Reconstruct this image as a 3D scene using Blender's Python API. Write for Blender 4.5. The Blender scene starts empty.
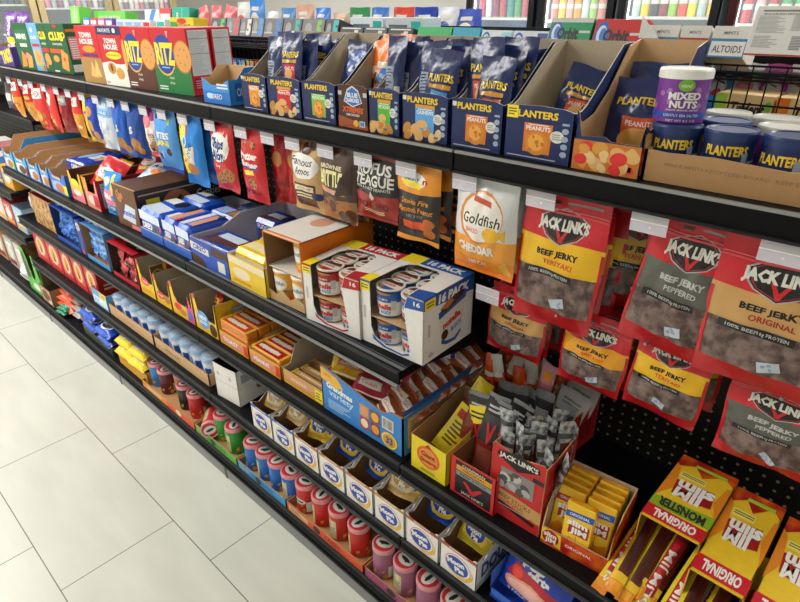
import bpy, math, random
from mathutils import Vector, Matrix, Euler
V = Vector
PI = math.pi
scene = bpy.context.scene
COL = scene.collection

# ------------------------------------------------------------------ materials
PAL = dict(white='#efeee8', offwhite='#dcdad0', black='#0f0f11', char='#2b2b2e', grey='#8b8c8c', lgrey='#bcbdbb', dgrey='#4a4a4c',
    navy='#1a2a5c', dnavy='#131f48', blue='#1f57c3', rblue='#1c3fae', sky='#3c93dd', lblue='#8fb9e4', pblue='#bcd3ec', teal='#27b3a6',
    red='#c9202a', dred='#8d1820', bred='#e0352f', pink='#e77f8c', magenta='#b2317e', purple='#6b3397', violet='#47307c', lilac='#9a86c8',
    yellow='#f2cc22', byellow='#f6dd2e', gold='#e8b33a', mustard='#d99a28', orange='#ee7d1e', dorange='#d9531e', amber='#e8962e',
    tan='#c99b5c', kraft='#b0875a', lkraft='#c8a377', dkraft='#8a6642', cream='#eadbb6', brown='#5d3621', dbrown='#38221a', choc='#4a2a1c',
    cookie='#b9793e', nut='#d29a4c', peanut='#e0b06a', green='#2f9a46', dgreen='#1d5a33', lgreen='#7cc142', lime='#a6cf3a', olive='#6a7040',
    kgrey='#b3a48e', silver='#a9abad', steel='#9a9c9d', skin='#d99b78', film='#c9cdd2', jcream='#c79a5c', jgrey='#5b5c53', jyel='#eab719')
FIN = dict(shelf=(.5, .12, 60, .03), card=(.48, .4, 90, .03), film=(.26, .55, 38, .22), matte=(.7, .3, 120, .05), plastic=(.33, .5, 60, .04), metal=(.38, .6, 200, .02), foil=(.2, .8, 45, .3))
_M = {}
def lin(c):
    c = c.lstrip('#'); r = [int(c[i:i+2], 16)/255 for i in (0, 2, 4)]
    return tuple(x/12.92 if x <= .04045 else ((x+.055)/1.055)**2.4 for x in r)
def M(col, fin='card'):
    if '!' in col: col, fin = col.split('!')
    k = (col, fin)
    if k in _M: return _M[k]
    if col in SPECIAL:
        m = SPECIAL[col](); _M[k] = m; return m
    rgb = lin(PAL.get(col, col))
    m = bpy.data.materials.new('%s_%s' % (col.lstrip('#'), fin)); m.use_nodes = True
    nt = m.node_tree; b = nt.nodes['Principled BSDF']
    ro, sp, sc, bu = FIN[fin]
    b.inputs['Roughness'].default_value = ro; b.inputs['Specular IOR Level'].default_value = sp
    if fin == 'metal': b.inputs['Metallic'].default_value = .75
    if fin == 'foil': b.inputs['Metallic'].default_value = .35
    tc = nt.nodes.new('ShaderNodeTexCoord'); no = nt.nodes.new('ShaderNodeTexNoise'); no.inputs['Scale'].default_value = sc
    nt.links.new(tc.outputs['Object'], no.inputs['Vector'])
    mx = nt.nodes.new('ShaderNodeMix'); mx.data_type = 'RGBA'
    mx.inputs['A'].default_value = (*[c*.93 for c in rgb], 1); mx.inputs['B'].default_value = (*[min(1, c*1.06) for c in rgb], 1)
    nt.links.new(no.outputs['Fac'], mx.inputs['Factor']); nt.links.new(mx.outputs['Result'], b.inputs['Base Color'])
    bp = nt.nodes.new('ShaderNodeBump'); bp.inputs['Strength'].default_value = bu; bp.inputs['Distance'].default_value = .01
    nt.links.new(no.outputs['Fac'], bp.inputs['Height']); nt.links.new(bp.outputs['Normal'], b.inputs['Normal'])
    _M[k] = m; return m
def mottled(name, c1, c2, scale, rough=.4, bump=.3):
    def f():
        m = bpy.data.materials.new(name); m.use_nodes = True; nt = m.node_tree; b = nt.nodes['Principled BSDF']
        tc = nt.nodes.new('ShaderNodeTexCoord'); no = nt.nodes.new('ShaderNodeTexNoise'); no.inputs['Scale'].default_value = scale; no.inputs['Detail'].default_value = 4
        nt.links.new(tc.outputs['Object'], no.inputs['Vector'])
        cr = nt.nodes.new('ShaderNodeValToRGB'); cr.color_ramp.elements[0].position = .38; cr.color_ramp.elements[1].position = .62
        cr.color_ramp.elements[0].color = (*lin(c1), 1); cr.color_ramp.elements[1].color = (*lin(c2), 1)
        nt.links.new(no.outputs['Fac'], cr.inputs['Fac']); nt.links.new(cr.outputs['Color'], b.inputs['Base Color'])
        bp = nt.nodes.new('ShaderNodeBump'); bp.inputs['Strength'].default_value = bump; bp.inputs['Distance'].default_value = .01
        nt.links.new(no.outputs['Fac'], bp.inputs['Height']); nt.links.new(bp.outputs['Normal'], b.inputs['Normal'])
        b.inputs['Roughness'].default_value = rough
        return m
    return f
def clear(name, col, alpha, rough=.15):
    def f():
        m = bpy.data.materials.new(name); m.use_nodes = True; nt = m.node_tree; b = nt.nodes['Principled BSDF']
        no = nt.nodes.new('ShaderNodeTexNoise'); no.inputs['Scale'].default_value = 30
        mr = nt.nodes.new('ShaderNodeMapRange'); mr.inputs['To Min'].default_value = rough*.8; mr.inputs['To Max'].default_value = rough*1.3
        nt.links.new(no.outputs['Fac'], mr.inputs['Value']); nt.links.new(mr.outputs['Result'], b.inputs['Roughness'])
        b.inputs['Base Color'].default_value = (*lin(col), 1); b.inputs['Alpha'].default_value = alpha
        return m
    return f
def glow(name, col, s):
    def f():
        m = bpy.data.materials.new(name); m.use_nodes = True; nt = m.node_tree; b = nt.nodes['Principled BSDF']
        b.inputs['Emission Color'].default_value = (*lin(col), 1); b.inputs['Emission Strength'].default_value = s
        b.inputs['Base Color'].default_value = (*lin(col), 1)
        return m
    return f
def pegmat():
    m = bpy.data.materials.new('pegboard'); m.use_nodes = True; nt = m.node_tree; b = nt.nodes['Principled BSDF']
    tc = nt.nodes.new('ShaderNodeTexCoord'); sp = nt.nodes.new('ShaderNodeSeparateXYZ'); nt.links.new(tc.outputs['Object'], sp.inputs[0])
    def mth(op, a, bb=None):
        n = nt.nodes.new('ShaderNodeMath'); n.operation = op
        for i, x in enumerate((a, bb)):
            if x is None: continue
            if isinstance(x, (int, float)): n.inputs[i].default_value = x
            else: nt.links.new(x, n.inputs[i])
        return n.outputs[0]
    d = []
    for o in (sp.outputs['X'], sp.outputs['Z']):
        f = mth('SUBTRACT', mth('FRACT', mth('ADD', mth('DIVIDE', o, .0254), 100.)), .5); d.append(mth('MULTIPLY', f, f))
    r = mth('SQRT', mth('ADD', d[0], d[1])); hole = mth('LESS_THAN', r, .13)
    mx = nt.nodes.new('ShaderNodeMix'); mx.data_type = 'RGBA'
    mx.inputs['A'].default_value = (*lin('#0d0d0e'), 1); mx.inputs['B'].default_value = (*lin('#a3967c'), 1)
    nt.links.new(hole, mx.inputs['Factor']); nt.links.new(mx.outputs['Result'], b.inputs['Base Color'])
    b.inputs['Roughness'].default_value = .6
    return m
SPECIAL = {
 'meat': mottled('dried_meat', '#4b3835', '#857069', 55, .3, .5),
 'meatdark': mottled('dark_meat', '#2d1a14', '#5a3324', 60, .3, .4),
 'cookiebits': mottled('cookie_pieces', '#7d4f24', '#d2a463', 45, .5, .6),
 'bluewrap': mottled('blue_foil_wraps', '#0d3f9e', '#4c93e6', 55, .22, .6),
 'lbluewrap': mottled('pale_blue_foil_wraps', '#1f6cc0', '#9cc9f0', 45, .22, .6),
 'redwrap': mottled('red_foil_wraps', '#a01119', '#e8545a', 50, .22, .6),
 'crackerbits': mottled('cracker_picture', '#c07a22', '#eeb860', 60, .45, .1),
 'flame': mottled('flame_print', '#e8701c', '#f2c92a', 26, .35, .05),
 'flamered': mottled('red_flame_print', '#a81c1a', '#e86a1e', 26, .35, .05),
 'silverwrap': mottled('silver_film', '#3b3c3d', '#c5c7c8', 60, .2, .6),
 'tagclear': clear('clear_tag', '#e6e4f0', .66, .22), 'filmclear': clear('clear_film', '#d9e2ea', .45, .18), 'blueclear': clear('pale_blue_film', '#a9c6e8', .8, .2),
 'glass': clear('cooler_glass', '#dfe9ee', .12, .03),
 'peg': pegmat,
 'lampglow': glow('lamp_diffuser', '#fffaf0', 6), 'coolglow': glow('cooler_strip', '#f2f8ff', 7),
}

# ------------------------------------------------------------------ text outlines
_T = {}
def text_shape(s, bold=0, shear=0):
    k = (s, bold, shear)
    if k in _T: return _T[k]
    cu = bpy.data.curves.new('t', 'FONT'); cu.body = s; cu.resolution_u = 1 if len(s) > 9 else 2; cu.offset = bold; cu.shear = shear
    ob = bpy.data.objects.new('t', cu); me = ob.to_mesh()
    vs = [(v.co.x, v.co.y) for v in me.vertices]; fs = [tuple(p.vertices) for p in me.polygons]
    ob.to_mesh_clear(); bpy.data.objects.remove(ob); bpy.data.curves.remove(cu)
    x0 = min(v[0] for v in vs); x1 = max(v[0] for v in vs)
    vs = [(v[0]-x0, v[1]/.69) for v in vs]      # cap height becomes 1
    _T[k] = (vs, fs, (x1-x0)); return _T[k]

from mathutils.geometry import tessellate_polygon
from bisect import bisect_right
class GridSurf:
    # piecewise flat surface over a (u, v) grid; printed artwork is cut along the grid so that it lies on it exactly
    def __init__(s, us, vs, fn, nf): s.us = us; s.vs = vs; s.P = [[V(fn(u, v)) for u in us] for v in vs]; s.N = [[V(nf(u, v)) for u in us] for v in vs]
    def cell(s, a, x): return min(len(a)-2, max(0, bisect_right(a, x)-1))
    def at(s, u, v, h, i, j, up):
        fu = (u-s.us[i])/(s.us[i+1]-s.us[i]); fv = (v-s.vs[j])/(s.vs[j+1]-s.vs[j])
        def L(A):
            if up: return A[j][i]*(1-fv)+A[j+1][i]*(fv-fu)+A[j+1][i+1]*fu
            return A[j][i]*(1-fu)+A[j][i+1]*(fu-fv)+A[j+1][i+1]*fv
        return L(s.P)+L(s.N)*h
    def __call__(s, u, v, h=0):
        i = s.cell(s.us, u); j = s.cell(s.vs, v); return s.at(u, v, h, i, j, (v-s.vs[j])/(s.vs[j+1]-s.vs[j]) > (u-s.us[i])/(s.us[i+1]-s.us[i]))
    def conform(s, mb, polys, h, col):
        key = {}; pts = []; F = []
        def clip(P, a, b, c):
            out = []; n = len(P)
            for k in range(n):
                p, q = P[k], P[(k+1) % n]; dp = a*p[0]+b*p[1]+c; dq = a*q[0]+b*q[1]+c
                if dp >= 0: out.append(p)
                if (dp > 0 > dq) or (dp < 0 < dq): t = dp/(dp-dq); out.append((p[0]+(q[0]-p[0])*t, p[1]+(q[1]-p[1])*t))
            return out
        for P in polys:
            i0 = s.cell(s.us, min(p[0] for p in P)); i1 = s.cell(s.us, max(p[0] for p in P)); j0 = s.cell(s.vs, min(p[1] for p in P)); j1 = s.cell(s.vs, max(p[1] for p in P))
            for i in range(i0, i1+1):
                A = P if i0 == i1 else clip(clip(P, 1, 0, -s.us[i]) if i > i0 else P, -1, 0, s.us[i+1]) if i < i1 else clip(P, 1, 0, -s.us[i])
                if len(A) < 3: continue
                for j in range(j0, j1+1):
                    B_ = A if j0 == j1 else clip(clip(A, 0, 1, -s.vs[j]) if j > j0 else A, 0, -1, s.vs[j+1]) if j < j1 else clip(A, 0, 1, -s.vs[j])
                    if len(B_) < 3: continue
                    du = s.us[i+1]-s.us[i]; dv = s.vs[j+1]-s.vs[j]; a, b, c = 1/du, -1/dv, -s.us[i]/du+s.vs[j]/dv
                    for up in (0, 1):
                        C = clip(B_, -a, -b, -c) if up else clip(B_, a, b, c)
                        if len(C) < 3: continue
                        ix = []
                        for p in C:
                            k = (round(p[0]*20000), round(p[1]*20000))
                            if k not in key: key[k] = len(pts); pts.append(s.at(p[0], p[1], h, i, j, up))
                            if not ix or ix[-1] != key[k]: ix.append(key[k])
                        if len(ix) > 1 and ix[0] == ix[-1]: ix.pop()
                        if len(ix) > 2 and len(set(ix)) == len(ix): F.append(tuple(ix))
        mb.add(pts, F, col, True)
# ------------------------------------------------------------------ mesh builder
class MB:
    def __init__(s, fin='card'): s.v = []; s.f = []; s.m = []; s.sm = []; s.fin = fin
    def add(s, pts, faces, col, smooth=False):
        b = len(s.v); s.v += [tuple(p) for p in pts]
        for i, f in enumerate(faces):
            s.f.append(tuple(b+k for k in f)); s.m.append(col if isinstance(col, str) else col[i]); s.sm.append(smooth)
    def quad(s, a, b, c, d, col): s.add([a, b, c, d], [(0, 1, 2, 3)], col)
    def box(s, lo, hi, col, c=0):
        # axis-aligned box with chamfered edges; col may be a dict of face colours
        g = (lambda k: col.get(k, col.get('*'))) if isinstance(col, dict) else (lambda k: col)
        lo = V(lo); hi = V(hi); c = min(c, min(hi-lo)*.45)
        if c <= 0:
            P = [(x, y, z) for x in (lo.x, hi.x) for y in (lo.y, hi.y) for z in (lo.z, hi.z)]
            s.add(P, [(0, 4, 5, 1), (2, 3, 7, 6), (0, 1, 3, 2), (4, 6, 7, 5), (0, 2, 6, 4), (1, 5, 7, 3)], [g(k) for k in ('-y', '+y', '-x', '+x', '-z', '+z')]); return
        idx = {}; P = []
        for sx in (0, 1):
            for sy in (0, 1):
                for sz in (0, 1):
                    q = V((hi.x if sx else lo.x, hi.y if sy else lo.y, hi.z if sz else lo.z)); d = V((-c if sx else c, -c if sy else c, -c if sz else c))
                    for ax in range(3):
                        p = q+d; p[ax] = q[ax]; idx[(sx, sy, sz, ax)] = len(P); P.append(p)
        F = []; C = []
        I = lambda a, ax: idx[(*a, ax)]
        for ax, nm in ((0, 'x'), (1, 'y'), (2, 'z')):
            o = [k for k in range(3) if k != ax]
            for sd in (0, 1):
                cs = []
                for p, q in ((0, 0), (1, 0), (1, 1), (0, 1)):
                    a = [0, 0, 0]; a[ax] = sd; a[o[0]] = p; a[o[1]] = q; cs.append(I(a, ax))
                flip = (sd == 0) ^ (ax == 1)
                F.append(tuple(cs[::-1] if flip else cs)); C.append(g(('+' if sd else '-')+nm))
        for ax in range(3):
            o = [k for k in range(3) if k != ax]
            for p in (0, 1):
                for q in (0, 1):
                    a = [0, 0, 0]; b = [0, 0, 0]; b[ax] = 1; a[o[0]] = b[o[0]] = p; a[o[1]] = b[o[1]] = q
                    F.append((I(a, o[0]), I(b, o[0]), I(b, o[1]), I(a, o[1]))); C.append(g(('+' if p else '-')+'xyz'[o[0]]))
        for sx in (0, 1):
            for sy in (0, 1):
                for sz in (0, 1): F.append(tuple(I((sx, sy, sz), k) for k in range(3))); C.append(g('-z' if not sz else '+z'))
        s.add(P, F, C)
    def prism(s, pts, S, t, cf, cb=None, ce=None):
        # flat sheet: outline pts in (u, v) of S, thickness t going inward
        n = len(pts); a = [S(u, v, 0) for u, v in pts]; b = [S(u, v, -t) for u, v in pts]
        s.add(a, [tuple(range(n))], cf); s.add(b, [tuple(range(n))[::-1]], cb or cf)
        s.add(a+b, [(i, n+i, n+(i+1) % n, (i+1) % n) for i in range(n)], ce or cb or cf)
    def grid(s, fn, us, vs, col, smooth=True):
        nu = len(us); P = [fn(u, v) for v in vs for u in us]; F = []; C = []
        for j in range(len(vs)-1):
            for i in range(nu-1):
                F.append((j*nu+i, j*nu+i+1, (j+1)*nu+i+1, (j+1)*nu+i)); C.append(col if isinstance(col, str) else col((us[i]+us[i+1])/2, (vs[j]+vs[j+1])/2))
        s.add(P, F, C, smooth)
    def lathe(s, prof, cols, n=28, cx=0, cy=0, cap=True, cx2=0):
        # prof: (r, z) from bottom to top; cols per segment
        for k in range(len(prof)-1):
            (r0, z0), (r1, z1) = prof[k], prof[k+1]
            P = [(cx+r*math.cos(2*PI*i/n), cy+r*math.sin(2*PI*i/n), z) for r, z in ((r0, z0), (r1, z1)) for i in range(n)]
            s.add(P, [(i, (i+1) % n, n+(i+1) % n, n+i) for i in range(n)], cols[k] if not isinstance(cols, str) else cols, abs(r0-r1) < 3*abs(z1-z0))
        if cap:
            for (r, z), col, d in ((prof[0], cols[0] if not isinstance(cols, str) else cols, -1), (prof[-1], cols[-1] if not isinstance(cols, str) else cols, 1)):
                if r > 1e-5: s.add([(cx+r*math.cos(d*2*PI*i/n), cy+r*math.sin(d*2*PI*i/n), z) for i in range(n)], [tuple(range(n))], col)
    def tube(s, pts, r, col, n=6):
        pts = [V(p) for p in pts]; R = []
        for i, p in enumerate(pts):
            d = (pts[min(i+1, len(pts)-1)]-pts[max(i-1, 0)]).normalized(); a = d.orthogonal().normalized() if i == 0 else (R[-1][1]-d*R[-1][1].dot(d)).normalized()
            R.append((p, a, d.cross(a)))
        P = [p+r*(a*math.cos(2*PI*k/n)+b*math.sin(2*PI*k/n)) for p, a, b in R for k in range(n)]
        F = [(i*n+k, i*n+(k+1) % n, (i+1)*n+(k+1) % n, (i+1)*n+k) for i in range(len(pts)-1) for k in range(n)]
        s.add(P, F, col, True); m = len(pts)-1
        s.add(P[:n], [tuple(range(n))[::-1]], col); s.add(P[m*n:], [tuple(range(n))], col)
    # printed artwork on a surface S(u, v, h)
    def art(s, S, W, H, items, sub=1, h=.0004, dh=.00006):
        for it in items:
            k = it[0]
            g = isinstance(S, GridSurf); polys = None
            if k == 'r':
                _, u0, v0, u1, v1, col = it[:6]; polys = [[(u0, v0), (u1, v0), (u1, v1), (u0, v1)]]
            elif k == 'e':
                _, cu, cv, ru, rv, col = it[:6]; an = math.radians(it[6]) if len(it) > 6 else 0; n = 20 if ru*W > .008 else 10; P = []
                for i in range(n):
                    x = ru*W*math.cos(2*PI*i/n); y = rv*H*math.sin(2*PI*i/n)
                    P.append((cu+(x*math.cos(an)-y*math.sin(an))/W, cv+(x*math.sin(an)+y*math.cos(an))/H))
                polys = [P]
            elif k == 'p':
                col = it[2]; P = list(it[1])
                if sum(P[q][0]*P[(q+1) % len(P)][1]-P[(q+1) % len(P)][0]*P[q][1] for q in range(len(P))) < 0: P.reverse()
                if g:
                    polys = []
                    for t in tessellate_polygon([[V((p[0], p[1], 0)) for p in P]]):
                        q = [P[x] for x in t]
                        if (q[1][0]-q[0][0])*(q[2][1]-q[0][1])-(q[2][0]-q[0][0])*(q[1][1]-q[0][1]) < 0: q.reverse()
                        polys.append(q)
                else: polys = [P]
            elif k == 't':
                _, tx, cu, cv, hh, col = it[:6]; o = it[6] if len(it) > 6 else {}
                vs, fs, w = text_shape(tx, o.get('b', .012), o.get('sh', 0))
                sy = hh*H; sx = o['w']*W/w if 'w' in o else sy/.69*o.get('sx', .9)
                an = math.radians(o.get('rot', 0)); ca, sa = math.cos(an), math.sin(an); ar = o.get('arc', 0); P = []
                for x, y in vs:
                    X = (x-w/2)*sx; Y = (y-.5)*sy
                    if ar: Y += ar*H*(1-(2*(x-w/2)/w)**2)
                    P.append((cu+(X*ca-Y*sa)/W, cv+(X*sa+Y*ca)/H))
                if g: polys = [[P[q] for q in f] for f in fs]
                else: s.add([S(u, v, h) for u, v in P], fs, col)
            if polys is not None:
                if g: S.conform(s, polys, h, col)
                else:
                    for P in polys: s.add([S(u, v, h) for u, v in P], [tuple(range(len(P)))], col)
            if k in ('r', 'e', 'p', 't'): pass
            elif k == 'lines':
                _, u0, v0, u1, v1, n, col = it[:7]; rr = random.Random(n*7+int(u0*100)); hv = (v1-v0)/n
                for i in range(n):
                    e = u0+(u1-u0)*(.55+.45*rr.random()) if n > 2 else u1
                    s.art(S, W, H, [('r', u0, v0+i*hv+hv*.25, e, v0+i*hv+hv*.75, col)], sub, h, dh)
            elif k == 'bars':
                _, u0, v0, u1, v1, n, col = it[:7]; rr = random.Random(n); w = (u1-u0)/n
                for i in range(n): s.art(S, W, H, [('r', u0+i*w, v0, u0+i*w+w*(.3+.4*rr.random()), v1, col)], sub, h, dh)
            elif k == 'blobs':
                _, sd, u0, v0, u1, v1, n, r, cols = it[:9]; rr = random.Random(sd)
                for i in range(n):
                    a = r*(.7+.6*rr.random()); cu = rr.uniform(u0, u1); cv = rr.uniform(v0, v1); an = rr.uniform(0, 180)
                    s.art(S, W, H, [('e', cu, cv, a/W, a*.75/H, cols[i % len(cols)], an)], sub, h+i*.00002, dh)
            h += dh
    def mesh(s, name):
        me = bpy.data.meshes.new(name); me.from_pydata(s.v, [], s.f)
        ks = list(dict.fromkeys(s.m)); ix = {k: i for i, k in enumerate(ks)}
        for k in ks: me.materials.append(M(k, s.fin))
        me.polygons.foreach_set('material_index', [ix[k] for k in s.m]); me.polygons.foreach_set('use_smooth', s.sm); me.update(); return me
    def build(s, name, parent=None, loc=(0, 0, 0), rot=(0, 0, 0)):
        o = bpy.data.objects.new(name, s.mesh(name)); COL.objects.link(o)
        o.location = loc; o.rotation_euler = rot
        if parent: o.parent = parent
        return o
def tag(o, label=None, cat=None, group=None, kind=None):
    for k, v in (('label', label), ('category', cat), ('group', group), ('kind', kind)):
        if v: o[k] = v
    return o
def empty(name, label, cat, loc=(0, 0, 0), rot=(0, 0, 0), group=None):
    o = bpy.data.objects.new(name, None); o.empty_display_size = .03; COL.objects.link(o); o.location = loc; o.rotation_euler = rot
    return tag(o, label, cat, group)
def copy_tree(o, loc=None, rot=None, label=None, group=None, parent=None):
    c = o.copy(); COL.objects.link(c)
    if parent: c.parent = parent
    for ch in list(o.children): copy_tree(ch, parent=c)
    if loc is not None: c.location = loc
    if rot is not None: c.rotation_euler = rot
    if label: c['label'] = label
    if group: c['group'] = group
    elif label and 'group' in c and parent is None: pass
    return c
def plane(o, U, Vv, N):
    o = V(o); U = V(U); Vv = V(Vv); N = V(N)
    return lambda u, v, h=0: o+U*u+Vv*v+N*h
def boxS(w, d, h):
    return dict(front=(plane((-w/2, -d/2, 0), (w, 0, 0), (0, 0, h), (0, -1, 0)), w, h), side=(plane((w/2, -d/2, 0), (0, d, 0), (0, 0, h), (1, 0, 0)), d, h),
        lside=(plane((-w/2, d/2, 0), (0, -d, 0), (0, 0, h), (-1, 0, 0)), d, h), back=(plane((w/2, d/2, 0), (-w, 0, 0), (0, 0, h), (0, 1, 0)), w, h),
        top=(plane((-w/2, -d/2, h), (w, 0, 0), (0, d, 0), (0, 0, 1)), w, d))
# ------------------------------------------------------------------ packaging builders
def carton(w, d, h, col, art={}, fin='card', c=.0012):
    m = MB(fin); m.box((-w/2, -d/2, 0), (w/2, d/2, h), col, c); S = boxS(w, d, h)
    for k, items in art.items(): m.art(*S[k], items)
    return m
def open_box(w, d, hf, hb, out, inn='kgrey', art={}, fronttop=None, sideprof=None, t=.0018, edge=None, back=None):
    # shelf-ready display carton: low front wall, tall back, shaped side walls
    m = MB(); H = max(hf, hb); S = boxS(w, d, H); edge = edge or inn
    g = (lambda k: out.get(k, out['*'])) if isinstance(out, dict) else (lambda k: out)
    ft = fronttop or [(1, 1), (0, 1)]
    m.prism([(0, 0), (1, 0)]+[(u, v*hf/H) for u, v in ft], S['front'][0], t, g('front'), inn, edge)
    m.prism([(0, 0), (1, 0), (1, hb/H), (0, hb/H)], S['back'][0], t, back or g('back'), inn, edge)
    sp = sideprof or [(0, hf), (1, hb)]
    m.prism([(0, 0), (1, 0)]+[(u, z/H) for u, z in sp[::-1]], S['side'][0], t, g('side'), inn, edge)
    m.prism([(0, 0), (1, 0)]+[(1-u, z/H) for u, z in sp], S['lside'][0], t, g('side'), inn, edge)
    m.box((-w/2+t, -d/2+t, 0), (w/2-t, d/2-t, t), inn)
    Sf = boxS(w, d, hf)
    for k, items in art.items(): m.art(*(Sf if k == 'front' else S)[k], items)
    return m
def ss(a, b, x):
    x = min(1, max(0, (x-a)/(b-a))); return x*x*(3-2*x)
def bagS(W, H, D, seed, top=.1, bot=.06, kind='pillow', wr=1.):
    rr = random.Random(seed); ph = [rr.uniform(0, 6.28) for _ in range(8)]; fx = [rr.uniform(4, 9) for _ in range(4)]
    def th(u, v):
        a = max(0, 1-(2*u-1)**2)
        if kind == 'pillow': g = math.sqrt(max(0, math.sin(PI*min(1, max(0, (v-bot)/(1-bot-top)))))); a = a**.5
        elif kind == 'pouch': g = (.35+.65*ss(1, .3, v))*ss(1-top+.02, 1-top-.25, v)*ss(0, bot+.1, v); a = a**.55
        else: g = ss(0, .1, v)*ss(1, .9, v); a = a**.4
        return D/2*a*g
    def front(u, v, h=0):
        t = th(u, v); q = (t/(D/2+1e-6))
        w = wr*(.0022*math.sin(fx[0]*u*2+fx[1]*v*3+ph[0])+.0016*math.sin(fx[2]*3*u-fx[3]*2.2*v+ph[1])+.0011*math.sin(19*u+ph[2]+7*v)*math.sin(9*v+ph[3]))*(.25+.75*q)
        fl = wr*.003*math.sin(5*u+ph[4])*max(0, (v-1+top)/top if v > 1-top else (bot-v)/bot if v < bot else 0)
        x = (u-.5)*W*(1-.05*q)+.0015*wr*math.sin(7*v+ph[5])*(2*u-1); z = v*H+.0012*wr*math.sin(8*u+ph[6])*(1 if v > .5 else -1)
        return V((x, -t-w-fl-h, z))
    def back(u, v, h=0):
        t = th(u, v); p = front(u, v); q = (t/(D/2+1e-6)); fl = p.y+t
        return V((p.x, (t*.8+fl*(1-min(1, q*1.5)) if q > 0 else p.y)+.0009+h, p.z))
    return front, back
def bag(W, H, D, bands, items=(), seed=1, fin='film', back=None, top=.1, bot=.06, kind='pillow', wr=1., nu=12, nv=16, sub=10, side=None):
    m = MB(fin); F, B = bagS(W, H, D, seed, top, bot, kind, wr)
    us = [i/nu for i in range(nu+1)]; lim = [b[0] for b in bands if 0 < b[0] < 1]
    vs = sorted(set([j/nv for j in range(nv+1) if all(abs(j/nv-l) > .4/nv for l in lim) or j in (0, nv)]+lim))
    def col(u, v):
        for l, c in bands:
            if v < l: c0 = c; break
        else: c0 = bands[-1][1]
        if side and (u < side[0] or u > 1-side[0]): return side[1]
        return c0
    if side: us = sorted(set([u for u in us if side[0] < u < 1-side[0]]+[0, side[0], 1-side[0], 1]))
    G = GridSurf(us, vs, F, lambda u, v: (0, -1, 0)); fl = [p for row in G.P for p in row]; nu1 = len(us); fa = []; fc = []
    for j in range(len(vs)-1):
        for i in range(nu1-1):
            a = j*nu1+i; fa += [(a, a+1, a+nu1+1), (a, a+nu1+1, a+nu1)]; fc += [col((us[i]+us[i+1])/2, (vs[j]+vs[j+1])/2)]*2
    m.add(fl, fa, fc, True); m.grid(lambda u, v: B(1-u, v), us, vs, back or bands[-1][1])
    m.art(G, W, H, list(items), sub, .0004, .00005); m.G = G
    return m
def can(r, h, rows, lid, items=(), n=36, lidh=.008, fin='plastic', rb=None):
    # straight tub with a wrapped label; front of the label faces -Y at u = .5
    m = MB(fin); rb = rb or r
    m.lathe([(rb*.97, 0), (rb, .0), (r, h-lidh)], [rows, rows], n)
    S = lambda u, v, hh=0: V(((rb+(r-rb)*v+hh)*math.sin((u-.5)*2*PI), -(rb+(r-rb)*v+hh)*math.cos((u-.5)*2*PI), v*(h-lidh)))
    us = [i/36 for i in range(37)]; G = GridSurf(us, [0, .5, 1], S, lambda u, v: (math.sin((u-.5)*2*PI), -math.cos((u-.5)*2*PI), 0))
    m.art(G, 2*PI*r, h-lidh, list(items), 24, .0006, .00005)
    return m
def lid(r, h, z, col, items=(), rim=.002, n=28, fin='plastic', ring=None):
    m = MB(fin); m.lathe([(r+rim, z), (r+rim, z+h*.8), (r+rim-.0015, z+h), (r-.003, z+h), (r-.0045, z+h-.0015)], [col, col, col, ring or col], n)
    S = plane((-r, -r, z+h-.0012), (2*r, 0, 0), (0, 2*r, 0), (0, 0, 1)); m.art(S, 2*r, 2*r, list(items))
    return m
def T(s, u, v, h, col, **o): return ('t', s, u, v, h, col, o)
# ------------------------------------------------------------------ camera
cam = bpy.data.cameras.new('camera'); co = bpy.data.objects.new('camera', cam); COL.objects.link(co); scene.camera = co
cam.sensor_fit = 'HORIZONTAL'; cam.sensor_width = 36; cam.lens = 575.57*36/800; cam.clip_start = .02; cam.clip_end = 60
yaw, pitch, roll = -.7498, -.4712, -.0056
fw = V((math.cos(pitch)*math.sin(yaw), math.cos(pitch)*math.cos(yaw), math.sin(pitch))); rt = fw.cross(V((0, 0, 1))).normalized(); up = rt.cross(fw)
r2 = rt*math.cos(roll)+up*math.sin(roll); u2 = up*math.cos(roll)-rt*math.sin(roll)
co.matrix_world = Matrix(((r2.x, u2.x, -fw.x, 1.6221), (r2.y, u2.y, -fw.y, -.757), (r2.z, u2.z, -fw.z, 1.5982), (0, 0, 0, 1)))

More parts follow.
